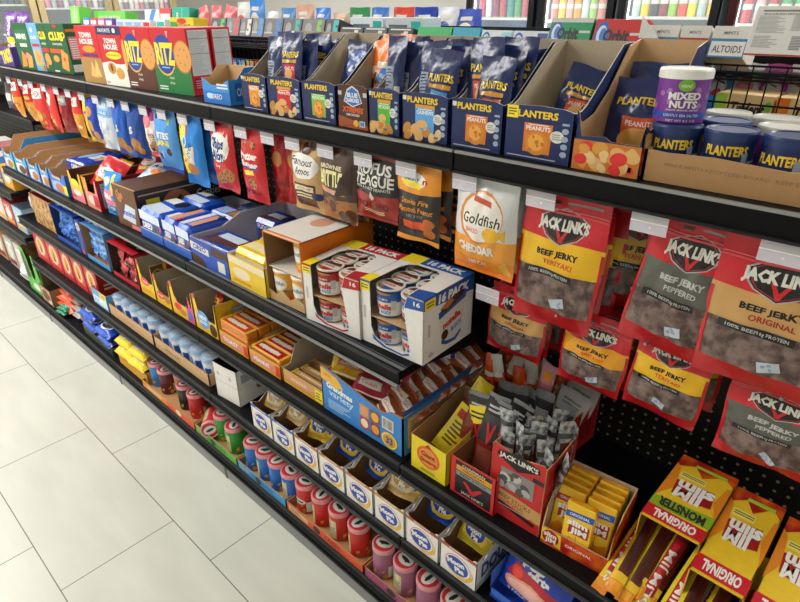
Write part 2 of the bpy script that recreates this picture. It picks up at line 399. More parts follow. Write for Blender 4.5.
# ------------------------------------------------------------------ room
def floor_mat():
    m = bpy.data.materials.new('floor_tiles'); m.use_nodes = True; nt = m.node_tree; b = nt.nodes['Principled BSDF']
    tc = nt.nodes.new('ShaderNodeTexCoord'); sp = nt.nodes.new('ShaderNodeSeparateXYZ'); nt.links.new(tc.outputs['Object'], sp.inputs[0])
    def mth(op, a, bb=None):
        n = nt.nodes.new('ShaderNodeMath'); n.operation = op
        for i, x in enumerate((a, bb)):
            if x is None: continue
            if isinstance(x, (int, float)): n.inputs[i].default_value = x
            else: nt.links.new(x, n.inputs[i])
        return n.outputs[0]
    L, W = .7422, .3713
    ry = mth('DIVIDE', mth('ADD', sp.outputs['Y'], .2395), W); row = mth('FLOOR', ry)
    rx = mth('DIVIDE', mth('SUBTRACT', mth('ADD', sp.outputs['X'], 1.1936), mth('MULTIPLY', row, L*.327)), L); colm = mth('FLOOR', rx)
    fy = mth('FRACT', ry); fx = mth('FRACT', mth('ADD', rx, 100.))
    gy = mth('MULTIPLY', mth('MINIMUM', fy, mth('SUBTRACT', 1., fy)), W); gx = mth('MULTIPLY', mth('MINIMUM', fx, mth('SUBTRACT', 1., fx)), L)
    g = mth('LESS_THAN', mth('MINIMUM', gx, gy), .0016)
    no = nt.nodes.new('ShaderNodeTexNoise'); no.inputs['Scale'].default_value = 2.5; no.inputs['Detail'].default_value = 5
    mp = nt.nodes.new('ShaderNodeMapping'); mp.inputs['Scale'].default_value = (1, 3.5, 1); nt.links.new(tc.outputs['Object'], mp.inputs[0]); nt.links.new(mp.outputs[0], no.inputs['Vector'])
    cr = nt.nodes.new('ShaderNodeValToRGB'); cr.color_ramp.elements[0].position = .3; cr.color_ramp.elements[1].position = .7
    cr.color_ramp.elements[0].color = (*lin('#c6c7bc'), 1); cr.color_ramp.elements[1].color = (*lin('#d2d3c8'), 1); nt.links.new(no.outputs['Fac'], cr.inputs[0])
    mx = nt.nodes.new('ShaderNodeMix'); mx.data_type = 'RGBA'; nt.links.new(g, mx.inputs['Factor']); nt.links.new(cr.outputs[0], mx.inputs['A']); mx.inputs['B'].default_value = (*lin('#63635c'), 1)
    nt.links.new(mx.outputs['Result'], b.inputs['Base Color']); b.inputs['Roughness'].default_value = .32; b.inputs['Specular IOR Level'].default_value = .4
    return m
SPECIAL['floortile'] = floor_mat
XA, XB, YA, YB, ZC = -7.8, 5, -2.6, 5.2, 2.9
def slab(name, lo, hi, col, fin='matte'):
    m = MB(fin); m.box(lo, hi, col); return tag(m.build(name), kind='structure')
slab('floor', (XA, YA, -.05), (XB, YB, 0), 'floortile')
slab('ceiling', (XA, YA, ZC), (XB, YB, ZC+.05), '#d9d9d6')
slab('wall_back', (XA, YB, 0), (XB, YB+.1, ZC), '#cfcdc8'); slab('wall_front', (XA, YA-.1, 0), (XB, YA, ZC), '#c9c7c0')
slab('wall_left', (XA-.1, YA, 0), (XA, YB, ZC), '#cfcdc8'); slab('wall_right', (XB, YA, 0), (XB+.1, YB, ZC), '#c9c7c0')

# ------------------------------------------------------------------ shelving bays
YP = .42; BAYW = .914; TOP = 1.345; S2 = .895; S3 = .635; S4 = .39; S1 = .112
def rail(m, w, y, z, h, lip='#77787a', toplip='#3a3b3d'):
    m.box((-w/2, y, z-h), (w/2, y+.006, z), 'black'); m.box((-w/2, y-.003, z-.004), (w/2, y+.004, z+.001), toplip)
    m.box((-w/2, y-.006, z-h-.003), (w/2, y+.006, z-h+.0015), lip)
def shelf(par, name, w, y0, y1, z, h=.034, lip='#77787a', th=.022, deck='#0e0e10', strip=False, toplip='#3a3b3d'):
    m = MB('shelf'); m.box((-w/2+.001, y0+.004, z-th), (w/2-.001, y1, z-.0005), deck)
    if strip: m.box((-w/2+.001, y0+.012, z-.0005), (w/2-.001, y0+.022, z), '#6d6f72'); m.box((-w/2+.001, y0+.026, z-.0005), (w/2-.001, y0+.029, z), '#55575a')
    for s in ((-1, 1) if name == 'shelf' else ()): m.prism([(0, 0), (1, .65), (1, -1.6), (.9, -1.6)], plane((s*(w/2-.006), y0+.05, z-th), (0, y1-y0-.05, 0), (0, 0, .03), (s, 0, 0)), .003, 'black')
    o = m.build(name, par); r = MB('shelf'); rail(r, w-.003, y0, z, h, lip, toplip); r.build('price_rail', o); return o
LB = ['last bay of black shelving at the far end of the run', 'far end bay of black shelving, at the edge beyond the cracker boxes', 'bay of black shelving under the club cracker boxes', 'bay of black shelving under the red cracker boxes and blue cookie trays',
      'middle bay of black shelving carrying the cup multipacks and white pie cartons', 'black shelving bay with jerky pouches hung on bare pegboard']
for k in range(-4, 2):
    x = k*BAYW+BAYW/2; w = BAYW-.002
    t = empty('shelving_bay', LB[k+4], 'shelving', (x, 0, 0))
    m = MB('matte'); m.box((-w/2, YP, .02), (w/2, YP+.012, TOP-.03), 'peg'); m.build('back_panel', t)
    for s in (-1, 1):
        m = MB('shelf'); m.box((s*(w/2-.012)-.012, YP-.0015, 0), (s*(w/2-.012)+.012, YP+.03, TOP-.03), 'black'); m.build('upright', t)
    d = MB('shelf'); d.box((-w/2, .004, S1-.02), (w/2, YP, S1-.0005), '#0e0e10'); do = d.build('base_deck', t)
    r = MB('shelf'); rail(r, w, 0, S1, .016, '#2a2b2c'); r.box((-w/2, -.012, S1-.034), (w/2, -.002, S1-.024), 'black'); r.box((-w/2, -.004, S1-.05), (w/2, .004, S1-.018), '#1a1a1b'); r.build('price_rail', do)
    kp = MB('plastic'); kp.box((-w/2+.004, .002, .004), (w/2-.004, .008, S1-.045), '#6f7071'); kp.box((-w/2-.001, .0005, 0), (-w/2+.012, .009, S1-.03), 'black'); kp.build('kick_plate', t)
    for z in (.12, .5, .9):
        m = MB('shelf'); m.box((-w/2, YP+.032, z-.03), (w/2, .95, z), 'black'); m.build('rear_shelf', t)
    lo = [.505, .752] if k <= -3 else ([S4, S3, S2] if k < 1 else [S4, S3])
    for z in lo: shelf(t, 'shelf', w, 0, YP-.003, z, .034, '#8e8f8d' if z > .8 else '#48494b', strip=z > .8 and k == 0)  # paler lower lip on the upper shelf paints in its reflected bright line
    if k <= -3: shelf(t, 'shelf', w, .19, YP-.003, 1.09, .045, '#2a2b2c')
    shelf(t, 'top_shelf', w, .163, .97, TOP, .04, '#2a2a2b', .03, '#1b1b1d', toplip='#929390')  # light top lip colour paints the highlight along this shelf edge

# pegboard hooks with clear scan plates
HX = [-1.944, -1.765, -1.618, -1.449, -1.295, -1.158, -1.011, -.876, -.735, -.61, -.469, -.334, -.194, -.029, .138, .268, .378, .51, .645, .781, .941, 1.116, 1.316, 1.507]
HZ = 1.293
def hook_master(name, L, label, group, rt=.0028):
    t = empty(name, label, 'hook', (0, 0, 0), group=group)
    m = MB('metal'); m.tube([(0, L, 0), (0, .012, 0), (0, .002, .004)], rt, 'steel'); m.box((-.018, L-.004, -.012), (.018, L+.001, .012), 'steel'); m.build('wire_arm', t)
    p = MB('plastic'); p.prism([(0, 0), (1, 0), (1, 1), (0, 1)], plane((-.03, -.003, -.027), (.06, 0, 0), (0, 0, .036), (0, -1, 0)), .0012, 'tagclear')
    h = p.build('label_holder', t); q = MB('plastic'); S = plane((-.03, -.0036, -.027), (.06, 0, 0), (0, 0, .036), (0, -1, 0))
    q.art(S, .054, .034, [('r', 0, .5, 1, .56, 'white'), ('r', 0, .93, 1, 1, 'offwhite'), ('e', .55, .3, .03, .06, 'white')]); q.build('clip_line', h); return t
hm = hook_master('peg_hook', YP-.1775, 'clear-plated wire peg hook', 'upper peg hooks')
HLB = ['clear-plated wire peg hook at the far end, with no bag in front', 'clear-plated wire peg hook of the first red snack mix bag', 'clear-plated wire peg hook of the second red snack mix bag', 'clear-plated wire peg hook of the broad red bag with white patch',
  'clear-plated wire peg hook of the red bag with tilted white patch', 'clear-plated wire peg hook of the narrow dark red bag', 'clear-plated wire peg hook of the red and yellow snack bag', 'clear-plated wire peg hook of the yellow and royal blue bag',
  'clear-plated wire peg hook of the pale blue bag', 'clear-plated wire peg hook of the slim bright blue bag', 'clear-plated wire peg hook of the dark blue bag', 'clear-plated wire peg hook of the pink and white bag', 'clear-plated wire peg hook of the sky blue minis bag',
  'clear-plated wire peg hook of the yellow and blue cookie bag', 'clear-plated wire peg hook of the red chocolate chip bag', 'clear-plated wire peg hook of the red peanut wafer bag', 'clear-plated wire peg hook of the pair of plain red bags', 'clear-plated wire peg hook of the tan cookie bag',
  'clear-plated wire peg hook of the brown brittle bag', 'clear-plated wire peg hook of the black and brick-red nut bag', 'clear-plated wire peg hook of the black and orange peanut bags', 'clear-plated wire peg hook of the white and orange cracker bag',
  'clear-plated wire peg hook of the big yellow-banded jerky pouch', 'clear-plated wire peg hook of the big grey-banded jerky pouch']
HLB.append('clear-plated wire peg hook of the big tan-banded jerky pouch')
HX2 = [-2.10]+HX
for i, x in enumerate(HX2):
    o = hm if i == 0 else copy_tree(hm)
    o.location = (x-.004, .174, HZ); o['label'] = HLB[i]
HXL = [(.992, 1.045, 'lower peg hook of the small tan-banded jerky pouch'), (1.17, 1.055, 'lower peg hook of the small amber-banded jerky pouch'), (1.345, 1.062, 'lower peg hook of the small yellow-banded jerky pouch'), (1.56, 1.05, 'lower peg hook of the small grey-banded jerky pouch')]
for x, z, l in HXL:
    o = copy_tree(hm, (x, .203 if x < 1 else .174, z), label=l, group='lower peg hooks')
    if 'tan-banded' not in l:
        for ch in [c for c in o.children if c.name.startswith('label_holder')]:
            for q in list(ch.children)+[ch]: bpy.data.objects.remove(q)

# ------------------------------------------------------------------ light
w = bpy.data.worlds.new('world'); scene.world = w; w.use_nodes = True
w.node_tree.nodes['Background'].inputs[0].default_value = (.9, .95, 1, 1); w.node_tree.nodes['Background'].inputs[1].default_value = .1
def panel(x, y, lab, sx=1.2, sy=.6, e=60):
    t = empty('ceiling_lamp', lab, 'ceiling lamp', (x, y, ZC-.03), group='ceiling lamp panels')
    m = MB('plastic'); m.box((-sx/2-.03, -sy/2-.03, 0), (sx/2+.03, sy/2+.03, .03), 'white'); m.build('frame', t)
    m = MB('plastic'); m.box((-sx/2, -sy/2, -.006), (sx/2, sy/2, 0), 'lampglow'); m.build('diffuser', t)
    l = bpy.data.lights.new('panel_light', 'AREA'); l.shape = 'RECTANGLE'; l.size = sx; l.size_y = sy; l.energy = e; l.color = (1, .99, .975)
    o = bpy.data.objects.new('panel_light', l); COL.objects.link(o); o.location = (0, 0, -.02); o.parent = t
PLAB = 'rectangular white lamp panel on the ceiling, out of view'
for x, y, e in ((-6.6, -1, 60), (-4.6, -1.0, 80), (-2.5, -1.05, 98), (-.85, -1.3, 78), (2.9, -1.9, 5), (-5.9, 2.6, 60), (-4, 2.4, 75), (-2, 2.4, 75), (.4, 2.4, 75), (2.7, 2.0, 120)): panel(x, y, PLAB, e=e*.42)  # last panel: unseen fill, strengthened to brighten the cartons' end faces
vs = scene.view_settings; scene.display_settings.display_device = 'sRGB'; vs.view_transform = 'Standard'; vs.look = 'None'; vs.exposure = .17; vs.gamma = 1; vs.use_curve_mapping = False
def put(m, name, label, cat, loc, rot=(0, 0, 0), group=None):
    return tag(m.build(name, None, loc, rot), label, cat, group)
def fruitart(a, cols, n=9, box=(.1, .05, .9, .4), r=.02, sd=1): return [('blobs', sd, box[0], box[1], box[2], box[3], n, r, cols)]
NUTR = [('r', .08, .3, .92, .97, '#d3d4d0'), ('lines', .12, .32, .88, .95, 24, '#bdbebd'), ('r', .08, .62, .92, .63, 'grey'), ('r', .08, .84, .92, .85, 'grey')]
# --- cracker cartons on the top shelf -------------------------------------------------
def cracker(x0, x1, y, d, h, col, front, side=(), label='', name='cracker_carton', rz=0):
    w = x1-x0; a, (lx, ly) = (.085, (-.925, .172)) if x0 > -1 else (.1, (-1.735, .19)); ca, sa = math.cos(a), math.sin(a)
    s0 = (x0+x1)/2-lx; cx, cy = lx+s0*ca-d/2*sa, ly+s0*sa+d/2*ca
    m = carton(w-.001, d, h, col, dict(front=front, side=side)); return put(m, name, label, 'cracker box', (cx, cy, TOP+.0005), (0, 0, a), None)
crk = ['#d98a3a', '#e0a050', '#c97a2e']
cracker(-1.735, -1.572, .187, .06, .2, 'dgreen', [('r', .12, .58, .9, .86, '#2a6e40'), T('MINIS', .5, .72, .11, 'white', w=.62, b=.03), ('r', .3, .5, .75, .57, 'offwhite'), ('p', [(.12, .05), (.3, .42), (.5, .3), (.45, .08)], crk[0]), ('p', [(.5, .05), (.62, .4), (.88, .3), (.8, .06)], crk[1]), ('e', .6, .3, .1, .07, 'pink')], label='dark green cracker box with orange crackers, first beside the purple snack sacks')
cracker(-1.572, -1.478, .196, .06, .2, '#6fa8dc', [('e', .4, .86, .12, .05, 'white'), T('club', .45, .72, .08, 'white', w=.6), ('r', .1, .52, .9, .58, 'red'), ('r', .15, .12, .85, .46, '#e0a860'), ('e', .5, .3, .25, .12, 'nut'), ('e', .7, .1, .2, .07, 'lgreen'), ('e', .85, .08, .1, .06, 'bred')], label='narrow pale blue cracker box between two green ones')
club = lambda: [T('CLUB', .5, .74, .15, 'byellow', w=.72, b=.05, arc=.02), T('CRACKERS', .5, .6, .04, 'white', w=.5), ('e', .55, .95, .1, .03, 'red')]
cracker(-1.478, -1.402, .212, .06, .2, 'dgreen', [T('CLUB', .5, .76, .14, 'byellow', w=.85, b=.05), T('mini', .5, .6, .06, 'white', w=.5), ('r', .1, .42, .95, .5, 'red'), ('e', .55, .28, .35, .12, 'nut'), ('blobs', 4, .2, .08, .9, .25, 5, .012, crk)], label='narrow green cracker box with red strip beside the pale blue one')
cracker(-1.402, -1.225, .205, .08, .2, 'dgreen', club()+[('e', .88, .78, .1, .06, 'byellow'), ('e', .88, .78, .06, .035, 'dgreen'), ('r', .05, .42, .75, .5, 'dorange'), ('p', [(.48, .12), (.62, .5), (.92, .4), (.8, .05)], '#e09a48'), ('e', .3, .3, .2, .1, 'dgreen'), ('e', .28, .3, .15, .07, 'nut'), ('e', .7, .3, .06, .04, 'bred'), ('r', .05, .03, .3, .06, 'white')],
    [('r', .1, .3, .9, .75, 'pink'), ('lines', .15, .32, .85, .72, 9, 'white'), ('r', .05, .84, .95, .9, 'orange'), ('r', .05, .05, .95, .2, 'offwhite')], 'wide green cracker box with big yellow lettering')
cracker(-.925, -.762, .16, .06, .2, 'red', [T('TOWN', .45, .84, .085, 'white', w=.56, b=.04), T('HOUSE', .45, .73, .085, 'white', w=.62, b=.04), ('e', .5, .6, .3, .06, 'amber'), ('r', .15, .47, .85, .52, 'violet'), ('r', 0, 0, 1, .45, '#a98047'), ('p', [(.35, .12), (.5, .4), (.7, .1)], '#dfae62'), ('p', [(.55, .15), (.72, .44), (.85, .12)], '#e6ba72')], label='red cracker box with tan lower half beside the wide green box')
cracker(-.762, -.593, .185, .07, .2, 'red', [('r', 0, .86, 1, 1, 'navy'), T('FAVORITE', .35, .93, .06, 'white', w=.5), ('e', .75, .93, .06, .04, 'white'), T('TOWN', .5, .76, .08, 'white', w=.5, b=.04), T('HOUSE', .5, .66, .08, 'white', w=.56, b=.04), ('e', .55, .52, .32, .065, 'byellow'), ('r', .28, .51, .8, .54, 'mustard'), ('r', 0, 0, 1, .38, '#efe9dc'), ('p', [(0, .38), (.4, .42), (.7, .36), (1, .4), (1, .3), (0, .3)], '#efe9dc'), ('e', .38, .3, .17, .1, '#c9862f'), ('e', .7, .22, .17, .1, '#d39845'), ('e', .38, .31, .04, .07, 'choc'), T('NEW', .12, .05, .04, 'red')],
    [('r', 0, 0, 1, 1, 'dred'), ('e', .5, .6, .3, .06, 'mustard'), ('r', .2, .3, .8, .5, 'red')], 'red cracker box with navy band across its top')
def ritz(low, c1): return [('r', 0, 0, 1, .42, low), ('e', .33, .58, .29, .31, 'gold'), ('e', .33, .6, .28, .3, '#20409a'), T('RITZ', .35, .61, .3, 'byellow', w=.52, b=.05), ('lines', .22, .38, .44, .42, 1, 'lblue'), ('e', .84, .58, .24, .25, '#b8742c'), ('e', .84, .58, .22, .23, '#dd9f54')]+[('e', .84+.12*math.cos(k), .58+.12*math.sin(k), .015, .015, '#a8682a') for k in range(0, 6)]+[T('whole', .45, .25, .045, 'cream'), T('wheat', .45, .17, .045, 'cream'), ('lines', .06, .04, .3, .12, 2, 'white'), ('p', [(.46, .95), (.54, .95), (.5, .84)], '#e6a0a0')]
cracker(-.593, -.408, .19, .07, .2, 'red', ritz('#5b3124', 1)+[('e', 0.02, .55, .06, .25, '#dd9f54')], label='red cracker box with brown lower part and round crackers')
cracker(-.408, -.203, .21, .085, .2, 'red', ritz('#1f7a3e', 1), NUTR+[('r', .1, .08, .9, .26, 'dred'), ('lines', .15, .1, .8, .24, 4, 'pink')], 'red cracker box with green lower part beside the brown one')
m = carton(.19, .075, .2, 'red', dict(side=NUTR+[('r', .1, .08, .9, .26, 'dred'), ('bars', .3, .1, .7, .2, 9, 'white')])); put(m, 'cracker_carton', 'red cracker box hidden behind the green and red one, side panel showing', 'cracker box', (-.311, .355, TOP+.0005), (0, 0, .085))
# small blue counter tray
m = open_box(.135, .1, .07, .1, 'sky', 'lkraft', dict(front=[('r', 0, 0, 1, .5, '#2a78cc'), T('OREO', .5, .3, .2, 'white', w=.4), ('e', .25, .3, .12, .12, '#bfe3ff'), ('lines', .55, .6, .95, .85, 2, 'white')], side=[('r', .2, .1, .8, .6, '#2468bb'), T('OREO', .5, .35, .22, 'white', w=.5)]), fronttop=[(1, 1), (.9, .95), (.7, .75), (.3, .75), (.1, .95), (0, 1)], sideprof=[(0, .07), (.3, .07), (.6, .1), (1, .1)])
put(m, 'display_tray', 'small bright blue cardboard counter tray at the end of the nut boxes', 'display tray', (.0, .24, TOP+.0005), (0, 0, .05))
m = bag(.05, .09, .012, [(1, 'lime')], [('r', .1, .5, .9, .7, 'lgreen')], 3); put(m, 'mint_packet', 'lime green packet left inside the small blue counter tray', 'snack packet', (.02, .25, TOP+.01), (-.7, 0, .3))
# --- nut sachet boxes -----------------------------------------------------------------
def seals(u=.9): return [('e', u, .62-.14*k, .05, .055, '#9fb0c8') for k in range(4)]+[('r', u-.05, .72, u+.05, .76, '#9fb0c8')]
def planters(c, word, big=False, corner='white'):
    a = [T('PLANTERS', .45, .86, .12, 'yellow', w=.66, b=.035)]
    if corner == 'yellow': a += [('r', .02, .76, .19, .99, 'byellow'), ('lines', .04, .8, .17, .95, 3, 'olive')]
    elif corner: a += [('r', .02, .84, .1, .93, 'offwhite')]
    if big: a += [('r', .3, .7, .72, .77, 'mustard')]
    a += [('p', [(.3, .16), (.3, .7), (.72, .7), (.7, .14)], c), T(word, .51, .61, .075, 'white', w=.36, b=.025), ('lines', .36, .66, .66, .69, 1, 'white')]
    if big: a += [('blobs', len(word), .08, .06, .84, .26, 16, .011, ['peanut', '#e8c48a', '#c98a3c']), ('e', .45, .36, .12, .09, 'peanut'), ('r', .5, .08, .8, .13, '#5a6a86')]
    else: a += [('e', .5, .33, .17, .22, '#d98a2a'), ('e', .49, .35, .12, .16, '#eda84a'), ('blobs', 3, .4, .2, .62, .45, 5, .004, ['#c87820']), ('lines', .06, .04, .8, .08, 1, 'lgrey')]
    a += [('e', .79, .5, .1, .11, 'offwhite'), ('lines', .72, .44, .86, .56, 3, 'steel')]+seals()
    return a
ARCH = [(1, .95), (.85, 1), (.5, 1.02), (.15, 1), (0, .97)]
SIDE = [(0, .09), (.12, .092), (.2, .1), (.78, .192), (1, .195)]
PB = [(.142, .257, 'amber', 'PEANUTS', False, 'white', 'first navy nut sachet box beside the small blue tray, orange picture'), (.264, .402, 'red', 'PEANUTS', True, None, 'navy nut sachet box with red peanut picture'),
      (.408, .534, 'lgreen', 'PISTACHIO', False, None, 'navy nut sachet box with olive green picture and one big nut'), None, (.648, .742, '#56b030', 'PISTACHIO', True, 'white', 'navy nut sachet box with bright green picture beside the brown box'),
      (.75, .876, '#5aa4e2', 'CASHEWS', True, 'white', 'navy nut sachet box with sky blue picture of cashews'), (.884, 1.006, '#d9772a', 'PEANUTS', False, 'white', 'navy nut sachet box with orange picture and white corner tag'),
      (1.012, 1.15, '#d9772a', 'PEANUTS', False, 'yellow', 'navy nut sachet box with orange picture and yellow corner tag')]
NAVYEDGE = 'offwhite'
for p in PB:
    if p is None: continue
    x0, x1, c, wd, big, cor, lab = p; w = x1-x0
    m = open_box(w, .2, .095, .195, 'navy', 'kgrey', dict(front=planters(c, wd, big, cor), side=[('r', .02, .02, .3, .3, 'dnavy'), ('lines', .3, .05, .9, .2, 3, '#5a6a96')]), ARCH, SIDE, edge='offwhite')
    put(m, 'nut_sachet_box', lab, 'display box', ((x0+x1)/2, .29, TOP+.0005))
m = open_box(.1, .2, .095, .195, '#4a2b1f', 'kgrey', dict(front=[('p', [(.2, .62), (.32, .9), (.5, 1), (.7, .9), (.82, .62), (.5, .5)], 'offwhite'), ('p', [(.23, .63), (.34, .87), (.5, .96), (.68, .87), (.79, .63), (.5, .53)], '#2e6fc4'), T('BLUE', .5, .78, .1, 'white', w=.36, b=.03), T('DIAMOND', .5, .66, .09, 'white', w=.44, b=.03), T('XTREMES', .5, .44, .12, '#e0602a', w=.72, b=.04, sh=.2), T('SMOKED', .5, .32, .05, 'white', w=.45), ('p', [(0, 0), (1, 0), (1, .1), (.5, .2), (0, .28)], '#a5522c'), ('e', .6, .13, .09, .08, 'gold'), ('r', .72, .06, .9, .2, 'offwhite'), ('r', .74, .08, .88, .18, '#3f8fd0'), ('r', .02, .76, .14, .86, 'lgrey'), ('r', .86, .76, .98, .86, 'lgrey')]), ARCH, SIDE, edge='kgrey')
put(m, 'nut_sachet_box', 'dark brown nut sachet box with blue diamond badge, among the navy boxes', 'display box', (.594, .29, TOP+.0005))
# sachets standing in the boxes
def sachet(w, h, d, base, art, seed, name, lab, loc, rot, grp):
    return put(bag(w, h, d, [(1, base)] if isinstance(base, str) else base, art, seed, nu=8, nv=10, sub=6), name, lab, 'snack sachet', loc, rot, grp)
def pl_art(c, sil=False): return [T('PLANTERS', .5, .66, .085, 'yellow', w=.8, b=.03), ('r', .15, .53, .85, .58, 'mustard'), ('r', .25, .25, .8, .5, c), ('e', .5, .33, .18, .1, 'peanut'), T('PEANUTS', .52, .44, .05, 'white', w=.45)]
def back_art(): return [('r', .12, .3, .6, .6, '#98a2b5'), ('lines', .15, .32, .58, .58, 6, '#41506f'), ('r', .65, .2, .9, .35, 'offwhite')]
rng = random.Random(5)
def fill_sachets(x0, x1, c, grp, boxname, n=6, backs=0, seed=0):
    w = (x1-x0)-.02; rr = random.Random(seed)
    for k in range(n):
        y = .325-.02*k; bk = rr.random() < backs
        m = bag(w*.78, .15+.012*rr.random(), .02, [(.1, 'dnavy'), (1, 'navy')], back_art() if bk else pl_art(c), seed*10+k, nu=8, nv=10, sub=6)
        x = (x0+x1)/2+(-1 if k % 2 else 1)*w*.15
        put(m, 'nut_sachet', 'glossy navy nut sachets standing inside the %s' % boxname, 'snack sachet', (x, y, TOP+.02+.012*(k % 3)), (-.13-.05*rr.random(), (rr.random()-.5)*.12, (rr.random()-.5)*.12), grp)
fill_sachets(.142, .257, 'amber', 'sachets in the first nut box', 'first navy box beside the blue tray', 5, .7, 1)
fill_sachets(.264, .402, 'red', 'sachets in the red peanut box', 'navy box with the red picture', 6, .5, 2)
fill_sachets(.648, .742, 'lgreen', 'sachets in the bright green nut box', 'navy box with the bright green picture', 6, .8, 4)
fill_sachets(.75, .876, '#3c9be0', 'sachets in the cashew box', 'navy box with the sky blue picture', 7, .2, 5)
fill_sachets(.884, 1.006, 'dorange', 'sachets in the white tagged box', 'navy box with orange picture and white tag', 7, .1, 6)
m = bag(.1, .155, .02, [(.12, 'lime'), (.25, 'gold'), (1, 'navy')], [('e', .5, .62, .36, .26, '#5b78b8'), ('blobs', 8, .25, .45, .75, .8, 12, .008, ['#8fa6d0', '#3f5ea5', '#dfe5f0']), T('Nuts', .5, .3, .1, 'yellow', w=.5, sh=.2, b=.02)], 31); put(m, 'nut_sachet', 'lone navy sachet with pale blue picture inside the olive-pictured box', 'snack sachet', (.478, .29, TOP+.03), (-.3, .1, .1))
for k in range(4):
    m = bag(.07, .155, .016, [(.45, 'dbrown'), (1, 'orange')], [('r', .1, .52, .9, .62, 'offwhite'), ('e', .5, .42, .3, .12, '#2e6fc4'), T('BLUE', .5, .42, .06, 'white', w=.4), T('XTREMES', .5, .25, .07, '#e0602a', w=.8), ('e', .6, .85, .2, .05, 'amber')], 40+k, nu=8, nv=10, sub=6)
    put(m, 'almond_sachet', 'orange and brown almond sachets leaning inside the dark brown box', 'snack sachet', (.6+(.014 if k % 2 else -.016), .35-.03*k, TOP+.034+.012*(k % 2)), (-.2, .12 if k % 2 else -.1, 0), 'sachets in the brown nut box')
m = bag(.085, .13, .02, [(1, 'navy')], pl_art('dorange'), 51); put(m, 'nut_sachet', 'navy sachet tilted forward inside the box with the yellow corner tag', 'snack sachet', (1.08, .3, TOP+.032), (-.35, .22, .2))
m = bag(.085, .12, .02, [(1, 'navy')], [('e', .5, .4, .4, .2, 'dorange'), ('e', .5, .38, .25, .12, 'amber'), T('PLANTERS', .5, .75, .1, 'yellow', w=.8, b=.03)], 52); put(m, 'nut_sachet', 'navy sachet with orange oval lying low in the box with the yellow corner tag', 'snack sachet', (1.105, .34, TOP+.01), (-.5, -.3, -.2))
# tall torn-open box with big sachets
m = open_box(.118, .215, .085, .2, 'navy', 'lkraft', dict(front=[('r', 0, 0, 1, .6, '#c8762c'), ('blobs', 77, .1, .06, .9, .5, 20, .012, ['peanut', '#e8c48a', '#d99a45', 'bred']), ('r', .6, .1, .9, .2, 'offwhite')], side=[('r', .03, .02, .4, .35, '#d99a45'), ('blobs', 78, .05, .03, .45, .32, 12, .012, ['peanut', 'bred', '#e8c48a']), ('lines', .5, .04, .9, .3, 5, '#6a7aa6')]),
    [(1, 1), (.96, .62), (.55, .62), (.45, .7), (.1, .66), (.03, 1.1), (0, 1.15)], [(0, .085), (.1, .075), (.28, .085), (.5, .12), (.78, .19), (1, .2)], edge='lkraft', back='navy')
put(m, 'nut_sachet_box', 'tall nut box with roughly torn front showing its kraft lining', 'display box', (1.214, .296, TOP+.0005))
for k, (x, y, z, rx) in enumerate([(1.214, .34, .012, -.2), (1.211, .285, .012, -.3)]):
    m = bag(.1, .155-.02*k, .026, [(1, 'navy')], [T('PLANTERS', .52, .62 if k == 0 else .7, .09, 'yellow', w=.82, b=.03), ('r', .3, .1, .95, .5, 'dorange'), ('e', .6, .2, .34, .17, '#e0a050'), ('e', .62, .22, .26, .12, 'nut'), T('PEANUTS', .62, .42, .06, 'white', w=.5)], 60+k)
    put(m, 'nut_pouch', ['plain navy pouch at the back of the torn kraft-lined box', 'navy pouch with peanut picture at the front of the torn kraft-lined box'][k], 'snack pouch', (x, y, TOP+z), (rx, 0, .05))
# kraft tray of tins
m = open_box(.335, .3, .05, .05, 'kraft', 'lkraft', dict(front=[T('MADE WITH RECYCLED BOARD  KEEP DRY', .4, .6, .11, '#8a6f4e', w=.6, b=0)]), [(1, .8), (.75, .98), (.6, .9), (.3, 1), (.1, .95), (0, 1)], [(0, .05), (1, .05)], t=.004)
put(m, 'kraft_tray', 'brown corrugated tray holding the navy and white lidded nut tubs', 'cardboard tray', (1.444, .345, TOP+.0005))
def tub(x, y, label, body, lidc, art, z=TOP+.005, r=.0365, h=.08, name='nut_tub', group=None, rz=0, lart=()):
    t = empty(name, label, 'nut tub', (x, y, z), (0, 0, rz), group)
    can(r, h, body, lidc, art, lidh=.012).build('body', t); lid(r, .014, h-.0125, lidc, lart).build('lid', t); return t
pa = lambda c: [T('PLANTERS', .5, .79, .2, 'yellow', w=.27, b=.035), ('r', .43, .1, .57, .5, c), T('PEANUTS', .5, .3, .1, 'white', w=.12, b=.02), ('r', .6, .1, .64, .75, '#8fa0c0'), ('lines', .65, .1, .75, .6, 5, 'lgrey')]
tub(1.302, .245, 'navy nut tub with red panel directly under the purple tub', 'navy', '#1d3266', pa('red'), rz=.25)
tub(1.381, .25, 'navy nut tub with red panel in the open middle of the kraft tray', 'navy', '#1d3266', pa('red'), rz=.2)
tub(1.462, .255, 'navy nut tub with pale blue panel at the cut edge of the photo', 'navy', '#1d3266', [T('PLANTERS', .46, .72, .2, 'yellow', w=.27, b=.035), ('r', .42, .1, .5, .5, '#7fb2e0'), ('r', .55, .1, .6, .75, '#8fa0c0'), ('lines', .61, .1, .75, .6, 5, 'lgrey')], rz=.1)
tub(1.35, .33, 'plain navy lidded tub just behind the purple tub', 'navy', '#24407a', pa('red'), rz=.2)
wl = [T('MIXED', .5, .62, .16, 'white', w=.2, b=.03), ('r', .3, .05, .7, .2, 'rblue')]
